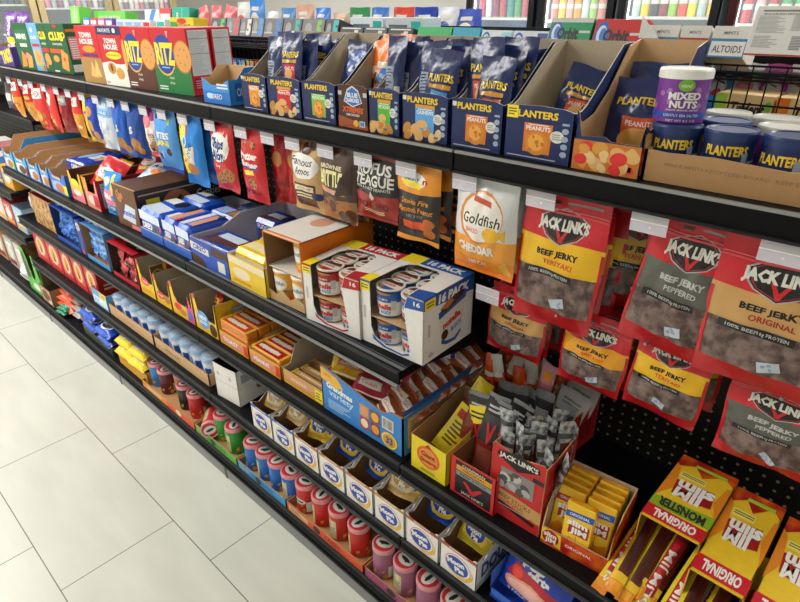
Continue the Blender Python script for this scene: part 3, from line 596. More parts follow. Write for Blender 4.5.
for i, (x, y, l) in enumerate([(1.40, .44, 'purple tub with white lid, deepest in the kraft tray'), (1.43, .355, 'purple tub with wide white lid behind the middle navy tub'), (1.32, .45, 'purple tub with white lid half hidden by the tall purple tub'), (1.48, .44, 'purple tub with white lid in the back corner of the kraft tray'), (1.512, .345, 'purple tub with white lid beside the pale blue panelled tub')]):
    tub(x, y, l, '#7b3f9c', 'offwhite', wl, h=.076, rz=.2)
leaf = lambda u, v, a: ('e', u, v, .022, .06, '#a775bd', a)
t = tub(1.289, .275, 'purple mixed nuts tub with white lid standing on top of the navy tubs', '#7b3797', 'white', [leaf(.4, .72, 30), leaf(.58, .76, -40), leaf(.6, .4, 20), leaf(.41, .5, 70), leaf(.66, .62, 80), leaf(.35, .66, 0), leaf(.68, .8, 30), leaf(.3, .35, 45), ('e', .5, .86, .05, .13, '#74b72e'), T('nice!', .5, .86, .08, 'white', w=.06), T('MIXED', .5, .62, .15, 'white', w=.2, b=.045), T('NUTS', .5, .43, .15, 'white', w=.17, b=.045), T('peanuts, almonds, cashews', .5, .31, .05, 'white', w=.2), ('r', .22, .12, .78, .24, '#2450b5'), T('LIGHTLY SEA SALTED', .5, .18, .06, 'white', w=.22), T('NET WT 8.5 OZ', .5, .06, .05, 'white', w=.18)], z=TOP+.0865, r=.0385, h=.078, rz=.43)
# --- second side of the top: purple snack sacks, gum rack, coolers beyond ---------------
m = open_box(.34, .16, .09, .1, 'violet', 'kraft', dict(front=[T('TAKIS', .72, .5, .6, 'byellow', w=.5, b=.05, rot=8), ('r', .9, .3, .98, .7, 'lilac')]), sideprof=[(0, .09), (1, .1)])
put(m, 'display_tray', 'dark purple display tray with yellow lettering at the far end of the top shelf', 'display tray', (-2.04, .28, TOP+.0005))
for i, (x, y) in enumerate([(-2.13, .29), (-1.975, .3), (-1.975, .235), (-2.13, .235)][:2]):
    m = bag(.14, .24, .05, [(.3, 'lilac'), (.55, 'violet'), (1, 'purple')], [T('Takis', .5, .6, .1, 'white', w=.7, rot=70, b=.03), ('e', .6, .42, .3, .08, 'byellow'), ('blobs', 5+i, .2, .1, .9, .35, 6, .014, ['orange', 'bred', 'offwhite'])], 70+i)
    put(m, 'snack_bag', ['purple corn snack sack nearer the far end of the dark purple tray', 'purple corn snack sack beside the green cracker box'][i], 'snack bag', (x, y, TOP+.008), (-.12, 0, .1))
# gum rack: wire frame standing on the far half of the gondola top
t = empty('gum_rack', 'long black wire gum rack standing behind the nut boxes', 'wire rack', (0, .72, TOP+.001))
WX0, WX1 = -.95, 1.62
def wires(name, y, z0, z1, step=.028, zag=False):
    m = MB('metal'); x = WX0
    for z in (z0, (z0+z1)/2, z1): m.tube([(WX0, y, z), (WX1, y, z)], .0022, '#1a1a1c', 5)
    while x < WX1:
        m.tube([(x, y, z0), (x, y, z1)] if not zag else [(x, y, z1), (x+.03, y+.09, z1-.03)], .0018, '#1a1a1c', 4); x += step
    return m.build(name, t)
wires('front_grille', -.09, .0, .145, .03); wires('upper_shelf_wire', -.09, .118, .13, .05, True)
m = MB('metal'); m.box((WX0, .122, 0), (WX1, .127, .2), '#1b1b1d'); m.build('back_plate', t)
m = MB('metal'); m.box((WX0, .03, .112), (WX1, .119, .1238), '#2b2b2e'); m.build('upper_deck', t)
m = MB('metal'); m.box((WX0, -.07, .0), (WX1, .118, .006), '#1b1b1d'); m.build('lower_tray', t)
m = MB('metal'); m.box((1.15, -.068, .0065), (WX1, .116, .03), '#1b1b1d'); m.build('raised_tray', t)
# gum cartons on top of the rack
GR = -.32
def gum(x0, x1, z, h, col, art, label, name='gum_carton', y=.655, d=.09, rx=GR, top=None):
    m = carton(x1-x0, d, h, {'*': col, '+z': top or col}, dict(front=art), c=.001)
    return put(m, name, label, 'gum carton', ((x0+x1)/2, y+d/2, z), (rx, 0, 0))
g5 = [(-.785, -.67, 'dgrey', '#35c24a', 'green'), (-.665, -.57, '#77787a', 'bred', 'red'), (-.565, -.487, '#6c6d70', 'offwhite', 'white'), (-.482, -.407, '#77787a', 'sky', 'sky blue'), (-.402, -.29, '#696a6c', '#2f7fd6', 'deep blue'), (-.285, -.18, '#5a5b5d', 'teal', 'teal'), (-.175, -.055, '#707173', 'lgreen', 'pale green'), (-.05, .018, '#3d3e41', '#2bb6bd', 'turquoise')]
for x0, x1, c, c5, nm in g5:
    gum(x0, x1, 1.487, .068, c, [T('5', .78, .5, .75, c5, b=.06, sx=.8), ('e', .3, .5, .16, .3, '#9a9b9d'), ('r', .05, .2, .5, .28, 'lgrey')], 'grey gum carton with a big %s numeral on the wire rack' % nm)
for x0, x1, c, lab in ((.022, .132, '#38393c', 'charcoal gum carton with white numeral beside the turquoise one'), (.137, .24, '#4a4b4e', 'second charcoal gum carton, between two others, white numeral'), (.245, .35, '#303134', 'darkest charcoal gum carton beside the plain green carton')):
    gum(x0, x1, 1.468, .065, c, [T('5', .72, .5, .6, 'offwhite', b=.05, sx=.8), ('r', .15, .42, .55, .5, 'lgrey'), ('lines', .1, .85, .9, .97, 1, 'offwhite')], lab)
gum(.372, .5, 1.482, .055, '#25b862', [('r', .05, .05, .95, .3, '#38c973')], 'plain bright green gum carton on the wire rack')
gum(.504, .6, 1.482, .055, '#23a7c4', [('r', .05, .05, .95, .3, '#3cb9d2')], 'plain turquoise gum carton on the wire rack')
def orb(c): return [('e', .17, .5, .14, .42, '#3d6cc0'), ('e', .17, .5, .1, .3, '#e8eef8'), ('e', .2, .5, .07, .22, '#4c8ce0'), T('Orbit', .46, .48, .36, '#33343a', w=.5, b=.05), ('r', .72, .5, .97, .58, 'offwhite')]
gum(.604, .702, 1.477, .055, '#e7ebee', orb(0)+[('r', .66, .1, .98, .9, '#a8dbe6')], 'white gum carton with pale aqua end')
gum(.706, .81, 1.477, .055, '#dfe3ea', orb(0)+[('r', .7, .1, .98, .9, '#4d5f9e')], 'white gum carton with indigo end')
gum(.812, .925, 1.495, .068, '#1fa067', orb(0)+[('r', 0, .85, 1, 1, 'offwhite')], 'large green gum carton with ringed logo on the wire rack')
gum(.93, 1.055, 1.49, .072, '#d4332f', orb(0), 'large red gum carton with ringed logo on the wire rack')
m = MB(); m.prism([(0, 0), (1, 0), (0, 1)], plane((0, 0, 0), (.045, 0, 0), (0, .005, .045), (0, -1, .1)), .001, 'white'); put(m, 'paper_flap', 'torn white paper flap stuck at the end of the red gum carton', 'paper', (1.048, .652, 1.535))
alt = lambda c, w: [('r', 0, .62, 1, 1, '#e6e3da'), ('r', 0, .52, 1, .6, c), ('r', .02, .04, .98, .5, 'white'), ('r', 0, 0, 1, .05, c), ('r', 0, 0, .03, .6, c), ('r', .97, 0, 1, .6, c), T(w, .5, .27, .22, '#4a4d55', w=.8), T('MINTS', .5, .78, .1, '#7a7a7a', w=.4)]
for x0, x1, c, l in ((1.06, 1.128, '#3a7fb5', 'white mint tin carton with blue band, partly behind the torn kraft box'), (1.132, 1.192, '#b92f3a', 'white mint tin carton with crimson border'), (1.198, 1.268, '#3f86b8', 'white mint tin carton with blue border beside the paper notice')):
    gum(x0, x1, 1.488, .062, '#e6e3da', alt(c, 'ALTOIDS'), l, 'mint_carton')
m = carton(.125, .004, .092, {'*': 'white', '+x': 'red'}, dict(front=[('r', 0, 0, 1, .03, 'red'), ('r', .97, 0, 1, 1, 'red'), ('lines', .1, .86, .7, .93, 1, 'grey'), T('INGREDIENTS', .4, .83, .03, 'dgrey', w=.55), ('lines', .07, .45, .5, .8, 14, 'lgrey'), ('lines', .55, .5, .92, .85, 18, 'lgrey'), ('lines', .07, .15, .45, .4, 8, 'lgrey'), ('lines', .6, .12, .85, .4, 9, 'grey')])); put(m, 'paper_notice', 'white paper notice with red border propped on the wire rack', 'notice', (1.335, .64, 1.51), (-.3, 0, 0))
m = carton(.08, .004, .11, {'*': 'white'}, dict(front=[('r', 0, 0, 1, .04, 'lgreen'), ('r', 0, 0, .05, 1, 'lgreen'), ('lines', .15, .3, .9, .85, 8, 'grey')])); put(m, 'paper_notice', 'white paper notice with green border at the picture edge of the rack', 'notice', (1.445, .64, 1.51), (-.3, 0, 0))
tri = lambda c: [('r', 0, 0, .2, 1, c), ('r', .2, .0, 1, 1, '#e2c188'), T('Trident', .58, .5, .42, '#2a2a2c', w=.6, sh=.25, b=.05), ('e', .93, .62, .06, .2, 'lgreen')]
for x0, x1, c, l in ((1.235, 1.345, 'lime', 'tan chewing gum carton behind the wire grille, lime end'), (1.35, 1.47, 'orange', 'tan chewing gum carton behind the wire grille, orange end')):
    gum(x0, x1, TOP+.0325, .055, '#d9b67a', tri(c), l, y=.662, d=.1, rx=0)
candy = [('#3a9ad8', 'sky blue'), ('#e8e4ee', 'white'), ('#b8439c', 'magenta'), ('#efe3ea', 'pale pink'), ('#d93a2e', 'scarlet'), ('#3157b8', 'cobalt')]
for k, (c, nm) in enumerate(candy):
    m = bag(.062, .105, .03, [(.5, c), (1, c)], [('e', .5, .5, .3, .2, 'offwhite' if k != 1 else 'pink'), ('blobs', k, .1, .1, .9, .4, 5, .008, ['byellow', 'bred', 'magenta'])], 90+k, nu=8, nv=8, sub=5); put(m, 'candy_bag', '%s candy bag behind the wire grille above the tan gum cartons' % nm, 'candy bag', (1.2+.055*k, .786, TOP+.036), (-.2, 0, 0))
gp = [('#d9a42c', 'amber'), ('#e8d9a8', 'cream'), ('#2f78d0', 'blue'), ('#3d88dc', 'azure'), ('#55a5e6', 'pale blue'), ('#e0b040', 'gold'), ('#d23a3a', 'crimson'), ('#e7e7e7', 'white')]
for k, (c, nm) in enumerate(gp):
    m = carton(.05, .05, .06, c, dict(front=[('r', .1, .6, .9, .85, 'offwhite'), ('e', .5, .3, .3, .2, 'navy')])); put(m, 'gum_pack', '%s gum pack inside the black wire rack beside the red cracker boxes' % nm, 'gum pack', (-.78+.055*k, .68, TOP+.0075))
m = carton(.24, .03, .035, 'offwhite', dict(front=[('p', [(0, .2), (1, .1), (1, .5), (0, .9)], 'bred'), ('r', .5, .6, .9, .9, 'gold')])); put(m, 'candy_carton', 'low white and red candy carton laid before the gum packs', 'candy carton', (-.66, .64, TOP+.0005))
# candy boxes further along the far half of the top
def cb(x0, x1, z, h, col, art, label, y=.7, rx=-.15, d=.07, fin='card'):
    return put(carton(x1-x0, d, h, col, dict(front=art), fin), 'candy_box', label, 'candy box', ((x0+x1)/2, y+d/2, z), (rx, 0, 0))
bt = MB('plastic'); bt.box((-2.45, .6, TOP), (-.97, .95, 1.5), 'dgrey'); o = put(bt, 'display_riser', 'dark riser box standing behind the cracker boxes under the small candy boxes', 'display riser', (0, 0, .0005))
fr = lambda c: [('r', .1, .35, .9, .75, c), ('e', .5, .2, .3, .12, 'offwhite')]
R0 = 1.502
cb(-2.40, -2.27, R0, .11, '#7ed957', [('r', .2, .2, .8, .85, '#a8e886'), T('GUM', .5, .7, .12, 'white', w=.6, rot=80)], 'tall lime green gum box furthest along the riser')
cb(-2.26, -1.85, R0, .085, '#6fd04a', [('r', 0, .1, 1, .4, '#8fe06e'), T('SOUR PATCH', .5, .6, .2, 'white', w=.7, sh=.2)], 'long lime green candy box lying on the riser', y=.78)
for k, (c, nm) in enumerate([('#3a8fdd', 'azure'), ('#d8404a', 'crimson'), ('#e86aa0', 'pink'), ('#7a52c0', 'violet')]): cb(-2.22+.1*k, -2.13+.1*k, R0, .05, c, fr('white'), 'small %s candy box in front of the long lime one' % nm)
for k in range(3): cb(-1.78+.1*k, -1.69+.1*k, R0, .045, '#e3edf5', fr('#7fb4e0'), 'small white and blue mint boxes on the riser').__setitem__('group', 'mint boxes on the riser')
cb(-1.66, -1.5, R0, .09, '#eef2f6', [('p', [(.1, 0), (.5, 1), (.8, 1), (.4, 0)], '#3c8ad8')], 'white candy box with slanted blue stripe', y=.8)
cb(-1.5, -1.38, R0, .095, '#d93b3b', fr('white'), 'upright red candy box between white and teal ones', y=.8); cb(-1.48, -1.4, R0, .045, '#efe6e6', fr('red'), 'small white and red mint box before the upright red one')
cb(-1.37, -1.2, R0, .1, '#1fa68e', [('r', .55, 0, .62, 1, '#49c4ae'), T('GUM', .3, .5, .2, 'white', w=.3, rot=80)], 'upright teal gum box on the riser', y=.8); cb(-1.34, -1.25, R0, .05, '#dff0ee', fr('teal'), 'small white mint box before the teal gum box')
cb(-1.19, -.98, R0-.0, .06, '#e8cf2a', [('r', 0, 0, .3, .7, '#4aa04a'), T('JUICY FRUIT', .55, .4, .28, '#5d3a20', w=.6), ('e', .5, .75, .2, .2, 'bred')], 'yellow gum box with green corner on the riser', rx=-.05)
for k in range(3): put(bag(.09, .11, .04, [(1, '#e06a72')], [('e', .5, .5, .3, .25, '#f0a0a0')], 110+k, nu=8, nv=8, sub=5), 'candy_bag', 'pink candy bags heaped behind the yellow gum box', 'candy bag', (-1.13+.1*k, .85, R0+.001+.0*k), (-.1, .2*(k-1), 0), 'pink bags behind the yellow gum box')

# --- aisle beyond: snack shelf and beverage coolers -------------------------------------
t = empty('snack_shelf_unit', 'grey shelving beyond the gum rack with chip bags on top', 'shelving', (-1.2, 2.05, 0))
m = MB('plastic'); m.box((-1.5, -.2, 0), (1.1, .25, 1.38), '#5b5c60'); m.build('body', t)
m = MB('plastic'); m.box((-1.52, -.22, 1.38), (1.12, .27, 1.4), '#b9babd'); m.build('shelf_top', t)
cz = 1.402
far = [(-2.6, '#c8d4e2', 'offwhite', 'pale grey-blue', .2), (-2.43, '#e9e7e4', 'bred', 'white and red', .24), (-2.26, '#2f86d6', 'offwhite', 'sky blue white-ovaled', .26), (-2.08, '#d9dde2', 'skin', 'pale silver', .18), (-1.9, '#4d86c8', 'skin', 'mid blue', .2), (-1.72, '#d8a58f', 'white', 'salmon', .22), (-1.54, '#2a78d8', 'white', 'bright blue', .2), (-1.36, '#c9ad98', 'white', 'beige', .17), (-1.2, '#2f8f52', 'white', 'green', .2), (-1.03, '#3274cc', 'lblue', 'royal blue', .2), (-.84, '#d8402e', 'orange', 'scarlet', .2), (-.67, '#dfe3ea', 'rblue', 'white with cobalt top', .2), (-.52, '#e3e6ee', 'rblue', 'white with grey panel', .2), (-.38, '#3e57b8', 'white', 'indigo', .19)]
for k, (x, c, c2, nm, h) in enumerate(far):
    m = bag(.16, h, .07, [(.75, c), (1, c2 if 'top' in nm else c)], [('e', .5, .45, .3, .2, c2), ('r', .25, .7, .75, .8, 'offwhite'), ('lines', .3, .15, .7, .3, 3, c2)], 130+k, nu=8, nv=8, sub=5)
    put(m, 'chip_bag', '%s chip bag on the grey shelving beyond the gum rack' % nm, 'chip bag', (x, 1.92, cz), (-.08, 0, .1*((k % 3)-1)))
for k in range(6):
    c = ['#a7d8ea', '#5aa0e0', '#e4ecf2', '#cfd6dc', '#8fd0e0', '#e9edf0'][k]
    m = carton(.16, .09, .05, c, dict(front=[('r', .1, .3, .6, .6, '#5f6f80'), ('r', .7, .2, .95, .8, 'teal')], top=[('lines', .1, .2, .9, .8, 3, 'lgrey')]))
    put(m, 'wafer_box', ['aqua', 'clear blue', 'pearl white', 'silver grey', 'pale teal', 'chalk white'][k]+' wafer box laid behind the gum cartons', 'wafer box', ([.14, .31, .08, .25, .62, .46][k], .785, [1.4695, 1.4695, 1.5198, 1.5198, 1.4695, 1.4695][k]))

# beverage coolers along the back wall
def cooler(x0, x1, label, frame, inner, cols, shape, zs=1.5, y=4.0, n=9, what='', rz=0, px=None, le=1.4):
    ca, sa = math.cos(rz), math.sin(rz)
    W_ = lambda lx, ly: ((x0+x1)/2+lx, y+ly) if not rz else (px-ly, (x0+x1)/2+lx)
    n = min(n, int((x1-x0-.17)/.068)+1)
    w = x1-x0; t = empty('beverage_cooler', label, 'drinks cooler', (*W_(0, 0), 0), (0, 0, rz)); fw_ = .055 if not rz else .075
    m = MB('plastic'); m.box((-w/2, .5, .02), (w/2, .55, 2.1), inner); m.box((-w/2, 0.06, .02), (-w/2+.03, .5, 2.1), inner); m.box((w/2-.03, .06, .02), (w/2, .5, 2.1), inner); m.box((-w/2, .06, .0), (w/2, .5, .1), frame); m.box((-w/2, .02, 2.1), (w/2, .55, 2.4), frame); m.build('cabinet', t)
    m = MB('metal')
    for s in (-1, 1): m.box((s*(w/2-fw_/2)-fw_/2, 0, .1), (s*(w/2-fw_/2)+fw_/2, .05, 2.1), frame)
    m.box((-w/2, 0, .1), (w/2, .05, .17), frame); m.box((-w/2, 0, 2.03), (w/2, .05, 2.1), frame); d = m.build('door_frame', t)
    m = MB(); m.box((-w/2+fw_, .02, .17), (w/2-fw_, .026, 2.03), 'glass'); m.build('glass_pane', d)
    m = MB('metal'); m.tube([(w/2-.03, -.03, .9), (w/2-.03, -.03, 1.3)], .01, 'steel'); m.build('handle', d)
    for z in (.3, .7, 1.1, zs, zs+.36):
        m = MB('metal'); m.box((-w/2+.03, .1, z-.02), (w/2-.03, .49, z), 'offwhite'); m.build('shelf', t)
    m = MB(); m.box((-w/2+.035, .065, .3), (-w/2+.05, .085, 2.0), 'coolglow'); m.build('light_strip', t)
    l = bpy.data.lights.new('cooler_light', 'AREA'); l.shape = 'RECTANGLE'; l.size = w*.8; l.size_y = 1.6; l.energy = le; l.color = (.93, .97, 1); lo = bpy.data.objects.new('cooler_light', l); COL.objects.link(lo); lo.parent = t; lo.location = (0, .08, 1.6); lo.rotation_euler = (PI/2, 0, 0); 
    for row, zz in enumerate((zs, 1.1)):
        k = 0; step = (w-.17)/max(1, n-1)
        for i in range(n):
            c, nm = cols[i % len(cols)] if row == 0 else cols[(i+2) % len(cols)]
            x, yy = W_(-w/2+.085+step*i, .14)
            key = (c, shape)
            if key not in BOT:
                m = MB('plastic')
                if shape == 'bottle': m.lathe([(.029, 0), (.031, .01), (.031, .12), (.024, .165), (.012, .2), (.012, .22)], [c, c, c, c, c], 14); m.lathe([(.0315, .085), (.0315, .118)], 'offwhite', 14, cap=False); m.lathe([(.014, .22), (.014, .24)], 'white', 12)
                else: m.lathe([(.026, 0), (.031, .008), (.031, .15), (.026, .16)], ['silver', c, 'silver'], 14)
                BOT[key] = m.mesh('drink_'+shape)
            o = bpy.data.objects.new('drink_'+shape, BOT[key]); COL.objects.link(o); o.location = (x, yy, zz+.0005)
            tag(o, '%s %s on the %s shelf of the %s' % (nm, 'bottle' if shape == 'bottle' else 'can', 'upper' if row == 0 else 'lower', what), 'drink '+shape, '%s drinks in the %s, %s shelf' % (nm, what, 'upper' if row == 0 else 'lower'))
BOT = {}
cooler(-1.96, -1.25, 'drinks cooler of cans beyond the gum rack, bluish inside', '#1d1e20', '#5a86b8', [('#c94a5a', 'rose red'), ('#d8dde6', 'silver'), ('#8a2a4c', 'maroon'), ('#b53a48', 'red'), ('#2a8f8a', 'teal'), ('#3f9f58', 'green')], 'can', 1.515, n=10, what='bluish cooler')  # inner colour carries the blue light inside this cooler
cooler(-1.21, -.55, 'drinks cooler of pastel bottles beyond the large green gum carton', '#1d1e20', '#aab4b8', [('#d98a80', 'peach'), ('#f0c840', 'yellow'), ('#e0b0a0', 'pale pink'), ('#e8a030', 'amber'), ('#c8d8d8', 'clear'), ('#9ac860', 'lime')], 'bottle', 1.5, n=10, what='pastel bottle cooler')
cooler(-.51, .21, 'drinks cooler of bright cans beyond the large red gum carton', '#1d1e20', '#8a9a9c', [('#b8d0d0', 'pale'), ('#f2cc22', 'yellow'), ('#3a3a3c', 'black'), ('#8a2a30', 'dark red'), ('#8cc63a', 'lime'), ('#e04a3a', 'red'), ('#f2da22', 'lemon')], 'bottle', 1.53, n=9, what='bright bottle cooler')
cooler(.27, .98, 'drinks cooler of red and green bottles beyond the paper notice', '#3b1215', '#9aa4a6', [('#c03a44', 'red'), ('#d8b0b0', 'pink'), ('#b02a34', 'crimson'), ('#2f9a50', 'green'), ('#38b060', 'emerald')], 'bottle', 1.49, n=9, what='red and green cooler')
cooler(1.04, 1.75, 'drinks cooler furthest along the back wall past the paper notices', '#1d1e20', '#9aa4a6', [('#2f9a50', 'green'), ('#c03a44', 'red')], 'bottle', 1.49, n=3, what='last cooler')
GC = [('#6a6670', 'slate'), ('#b86a80', 'rose'), ('#9a98a2', 'grey'), ('#7a4a5a', 'plum'), ('#c8c4c8', 'silver')]
cooler(1.08, 2.02, 'pale timber framed drinks cooler with dark bottles, beyond the purple sacks', '#d8c396', '#5d6066', [('#3a4a6a', 'blue black'), ('#2a2c30', 'black'), ('#b08a40', 'amber'), ('#30506a', 'ink blue')], 'bottle', 1.66, n=11, what='dark bottle cooler', rz=PI/2, px=-7.0, le=.7)
cooler(2.04, 2.94, 'pale timber framed drinks cooler with grey and rose bottles, beyond the green cracker boxes', '#d8c396', '#6d6f76', GC, 'bottle', 1.62, n=11, what='grey and rose cooler', rz=PI/2, px=-7.0, le=.7)
cooler(2.96, 3.86, 'pale timber framed drinks cooler beyond the small candy boxes', '#d8c396', '#6d6f76', GC[1:]+[('#d8a8b0', 'pink')], 'bottle', 1.6, n=11, what='candy side cooler', rz=PI/2, px=-7.0, le=.7)
# --- hanging bags under the top shelf ---------------------------------------------------
def hang(i, label, name, W, H, D, bands, art, seed, dx=.012, y=.188, rz=.0, n=0, blabel=None, cat='snack bag', dz=0, top=.1, kind='pillow', ry=0, tilt=0, back=None, wr=1., step=.045):
    x = HX[i]+dx+(.014 if i < 10 else 0); W *= .72 if i <= 10 else .8 if i < 17 else 1
    m = bag(W, H, D, bands, art, seed, top=top, kind=kind, wr=wr, back=back)
    o = put(m, name, label, cat, (x, y, HZ-H+.012+dz), (tilt, ry, rz))
    for k in range(n):
        copy_tree(o, (x+.006*(k % 2*2-1), y+step*(k+1), HZ-H+.012+dz-.003*k), (tilt, ry*.5, rz*.6), blabel, 'bags behind: '+label[:60])
    return o
B = lambda u0, v0, u1, v1, n, r, cols, sd=1: ('blobs', sd, u0, v0, u1, v1, n, r, cols)
chex = lambda a, b, w: [('p', [(.08, .62), (.92, .66), (.9, .86), (.1, .82)], 'white'), T(w, .5, .74, .1, a, w=.7, b=.03), ('r', .1, .52, .9, .58, b), B(.15, .1, .85, .45, 12, .012, ['mustard', 'cookie', 'gold'], 7)]
hang(0, 'first orange and red snack mix bag hanging at the far end', 'snack_mix_bag', .12, .2, .045, [(.5, 'amber'), (.88, 'bred'), (1, 'orange')], chex('red', 'dorange', 'MIX'), 201, n=1, blabel='orange and red snack mix bag hidden behind the first one')
hang(1, 'second red snack mix bag with yellow cereal picture and white patch', 'snack_mix_bag', .12, .2, .045, [(.45, 'mustard'), (1, 'red')], chex('red', 'gold', 'MIX'), 202, n=1, blabel='red snack mix bag hidden behind the second one')
hang(2, 'broad red snack mix bag with large white name patch', 'snack_mix_bag', .155, .225, .05, [(.12, 'bred'), (1, 'bred')], chex('red', 'bred', 'CHEX')+[('e', .4, .3, .3, .12, 'amber'), ('e', .55, .28, .15, .1, 'gold')], 203, rz=.12, n=1, blabel='red snack mix bag hidden behind the broad one')
hang(3, 'red snack mix bag with tilted white patch and purple strip', 'snack_mix_bag', .15, .215, .045, [(1, 'bred')], [('p', [(.1, .62), (.7, .56), (.75, .78), (.15, .84)], 'white'), T('MIX', .43, .7, .1, 'red', w=.45, rot=-6), ('r', .2, .45, .6, .52, 'purple'), B(.15, .1, .75, .4, 10, .013, ['amber', 'gold'], 9)], 204, rz=-.1, n=1, blabel='red snack mix bag hidden behind the tilted patch one')
hang(4, 'narrow dark red snack bag beside the tilted patch one', 'snack_mix_bag', .11, .2, .04, [(1, 'dred')], [('r', .15, .6, .8, .8, 'grey'), ('r', .1, .1, .25, .9, 'bred'), T('MIX', .5, .7, .08, 'offwhite', w=.5)], 205, rz=.3, n=1, blabel='dark red snack bag hidden behind its twin')
hang(5, 'red, white and yellow snack bag beside the yellow and royal blue one', 'snack_mix_bag', .105, .205, .04, [(.5, 'mustard'), (.62, 'bred'), (1, 'red')], [('r', .1, .64, .9, .82, 'offwhite'), T('MIX', .5, .73, .08, 'red', w=.55), B(.15, .08, .85, .45, 10, .012, ['gold', 'orange', 'cream'], 3)], 206, n=0)
hang(6, 'yellow and royal blue bag with round cookie pictures', 'cookie_bag', .15, .205, .05, [(.08, 'mustard'), (1, 'rblue')], [('p', [(0, .03), (.42, .03), (.5, .5), (.38, .97), (0, .97)], 'yellow'), ('p', [(.3, .86), (.9, .9), (.9, .99), (.3, .99)], 'mustard'), ('e', .62, .62, .14, .1, 'nut'), ('e', .6, .35, .15, .11, 'nut'), ('e', .75, .16, .14, .09, 'nut'), B(.05, .1, .4, .8, 8, .008, ['orange', 'mustard'], 2), T('GRAHAMS', .25, .6, .06, 'rblue', w=.34)], 207, rz=.1, n=1, blabel='yellow and royal blue bag hidden behind its twin')
hang(7, 'pale blue and white bag of small iced cookies', 'cookie_bag', .15, .215, .04, [(.6, '#d5e3ef'), (1, '#8fb6e0')], [T('MINI', .5, .8, .08, 'white', w=.5), ('r', .15, .64, .85, .72, 'sky'), T('COOKIES', .5, .68, .05, 'white', w=.6), B(.1, .1, .9, .5, 16, .01, ['white', '#b9cfe6', 'offwhite'], 4)], 208, rz=.1, n=0)
hang(8, 'slim bright blue cookie bag with white letter', 'cookie_bag', .11, .215, .045, [(1, '#1d62c8')], [T('S', .35, .48, .12, 'white', b=.05), ('e', .45, .2, .3, .12, 'cookie'), ('e', .65, .12, .22, .08, 'nut'), ('e', .3, .85, .1, .04, 'red')], 209, rz=.35, n=0)
hang(9, 'darker blue cookie bag beside the slim bright blue one', 'cookie_bag', .12, .21, .045, [(1, '#174a9f')], [T('S', .35, .5, .12, 'white', b=.05), ('e', .45, .25, .3, .12, 'cookie'), ('e', .6, .15, .24, .08, 'nut')], 210, rz=.3, n=0)
hang(10, 'pink and white cookie bag with pretzel-coloured side lettering', 'cookie_bag', .1, .185, .04, [(.1, 'pink'), (.7, '#efe4dc'), (1, 'magenta')], [('e', .4, .68, .3, .12, 'pink'), T('BITES', .6, .35, .14, 'cookie', w=.55, rot=90, b=.04), B(.2, .1, .8, .25, 5, .012, ['cookie', 'choc'], 6)], 211, rz=.2, n=0)
hang(11, 'sky blue bag of mini chocolate cookies with white and yellow lettering', 'cookie_bag', .165, .222, .05, [(.07, 'rblue'), (1, '#4f98e0')], [T('BITES', .5, .58, .09, 'white', w=.6, b=.045), T('MINI', .5, .46, .075, 'byellow', w=.5, b=.045), ('e', .25, .85, .06, .045, 'dbrown'), ('e', .6, .86, .07, .05, 'dbrown'), ('e', .3, .25, .08, .055, 'dbrown'), ('e', .72, .33, .09, .06, 'dbrown'), ('p', [(.35, .3), (.5, .44), (.45, .2)], '#79b6ee'), ('e', .82, .8, .05, .06, 'lime')], 212, dx=-.02, rz=.08, n=2, blabel='sky blue mini cookie bags hidden behind the front one')
hang(12, 'two-tone yellow and bright blue cookie bag with twisted lower corner', 'cookie_bag', .15, .24, .05, [(1, '#1f86dc')], [('p', [(0, .16), (.36, .16), (.42, .97), (0, .97)], 'byellow'), ('e', .35, .62, .12, .08, 'offwhite'), ('e', .35, .62, .08, .05, '#1f86dc'), ('p', [(.35, .52), (.75, .56), (.7, .3), (.4, .32)], 'offwhite'), T('Oreo', .54, .5, .09, 'navy', w=.42, rot=75), ('e', .55, .25, .25, .08, 'cookie'), B(.15, .3, .3, .8, 6, .008, ['amber', 'cookie'], 8), ('r', .5, .72, .56, .9, 'red')], 213, rz=.08, n=2, blabel='bright blue cookie bags hidden behind the two-tone one')
CA = [('r', .1, .9, .9, .96, '#8d1820'), ('e', .5, .62, .42, .2, 'white'), T('Chips', .46, .68, .13, '#1c3b86', w=.62, b=.05, sh=.2), T('Ahoy!', .48, .52, .13, '#1c3b86', w=.64, b=.05, sh=.2), T('Original', .5, .82, .05, 'white', w=.5, sh=.25), T('Chewy', .4, .37, .05, 'white', w=.3, sh=.25), ('p', [(.72, .5), (.92, .6), (.88, .82), (.75, .72)], 'offwhite')]
ck = lambda u, v, r=.16: [('e', u, v, r, r*.55, 'cookie')]+[('e', u+.08*math.cos(a)*1.0, v+.05*math.sin(a), .025, .016, 'choc') for a in (0.3, 1.6, 2.9, 4.2, 5.5)]
hang(13, 'bright red bag of chocolate chip cookies with white oval name', 'cookie_bag', .15, .222, .05, [(1, '#d42a2e')], CA+ck(.25, .16)+ck(.5, .2)+ck(.78, .26, .18), 214, dx=.035, n=0)
hang(14, 'red bag of peanut wafer cookies with white lettering and yellow flag', 'cookie_bag', .152, .226, .045, [(1, '#cc2026')], [T('Nutter', .5, .62, .085, 'white', w=.74, b=.05), T('Butter', .5, .51, .085, 'white', w=.72, b=.05), ('r', .12, .46, .88, .48, 'rblue'), ('p', [(.3, .36), (.7, .39), (.7, .45), (.3, .42)], 'byellow')]+ck(.35, .8, .1)+ck(.7, .76, .1)+ck(.6, .27, .14)+[('r', .2, .12, .8, .16, 'dred')], 215, dx=.025, rz=-.05, n=0)
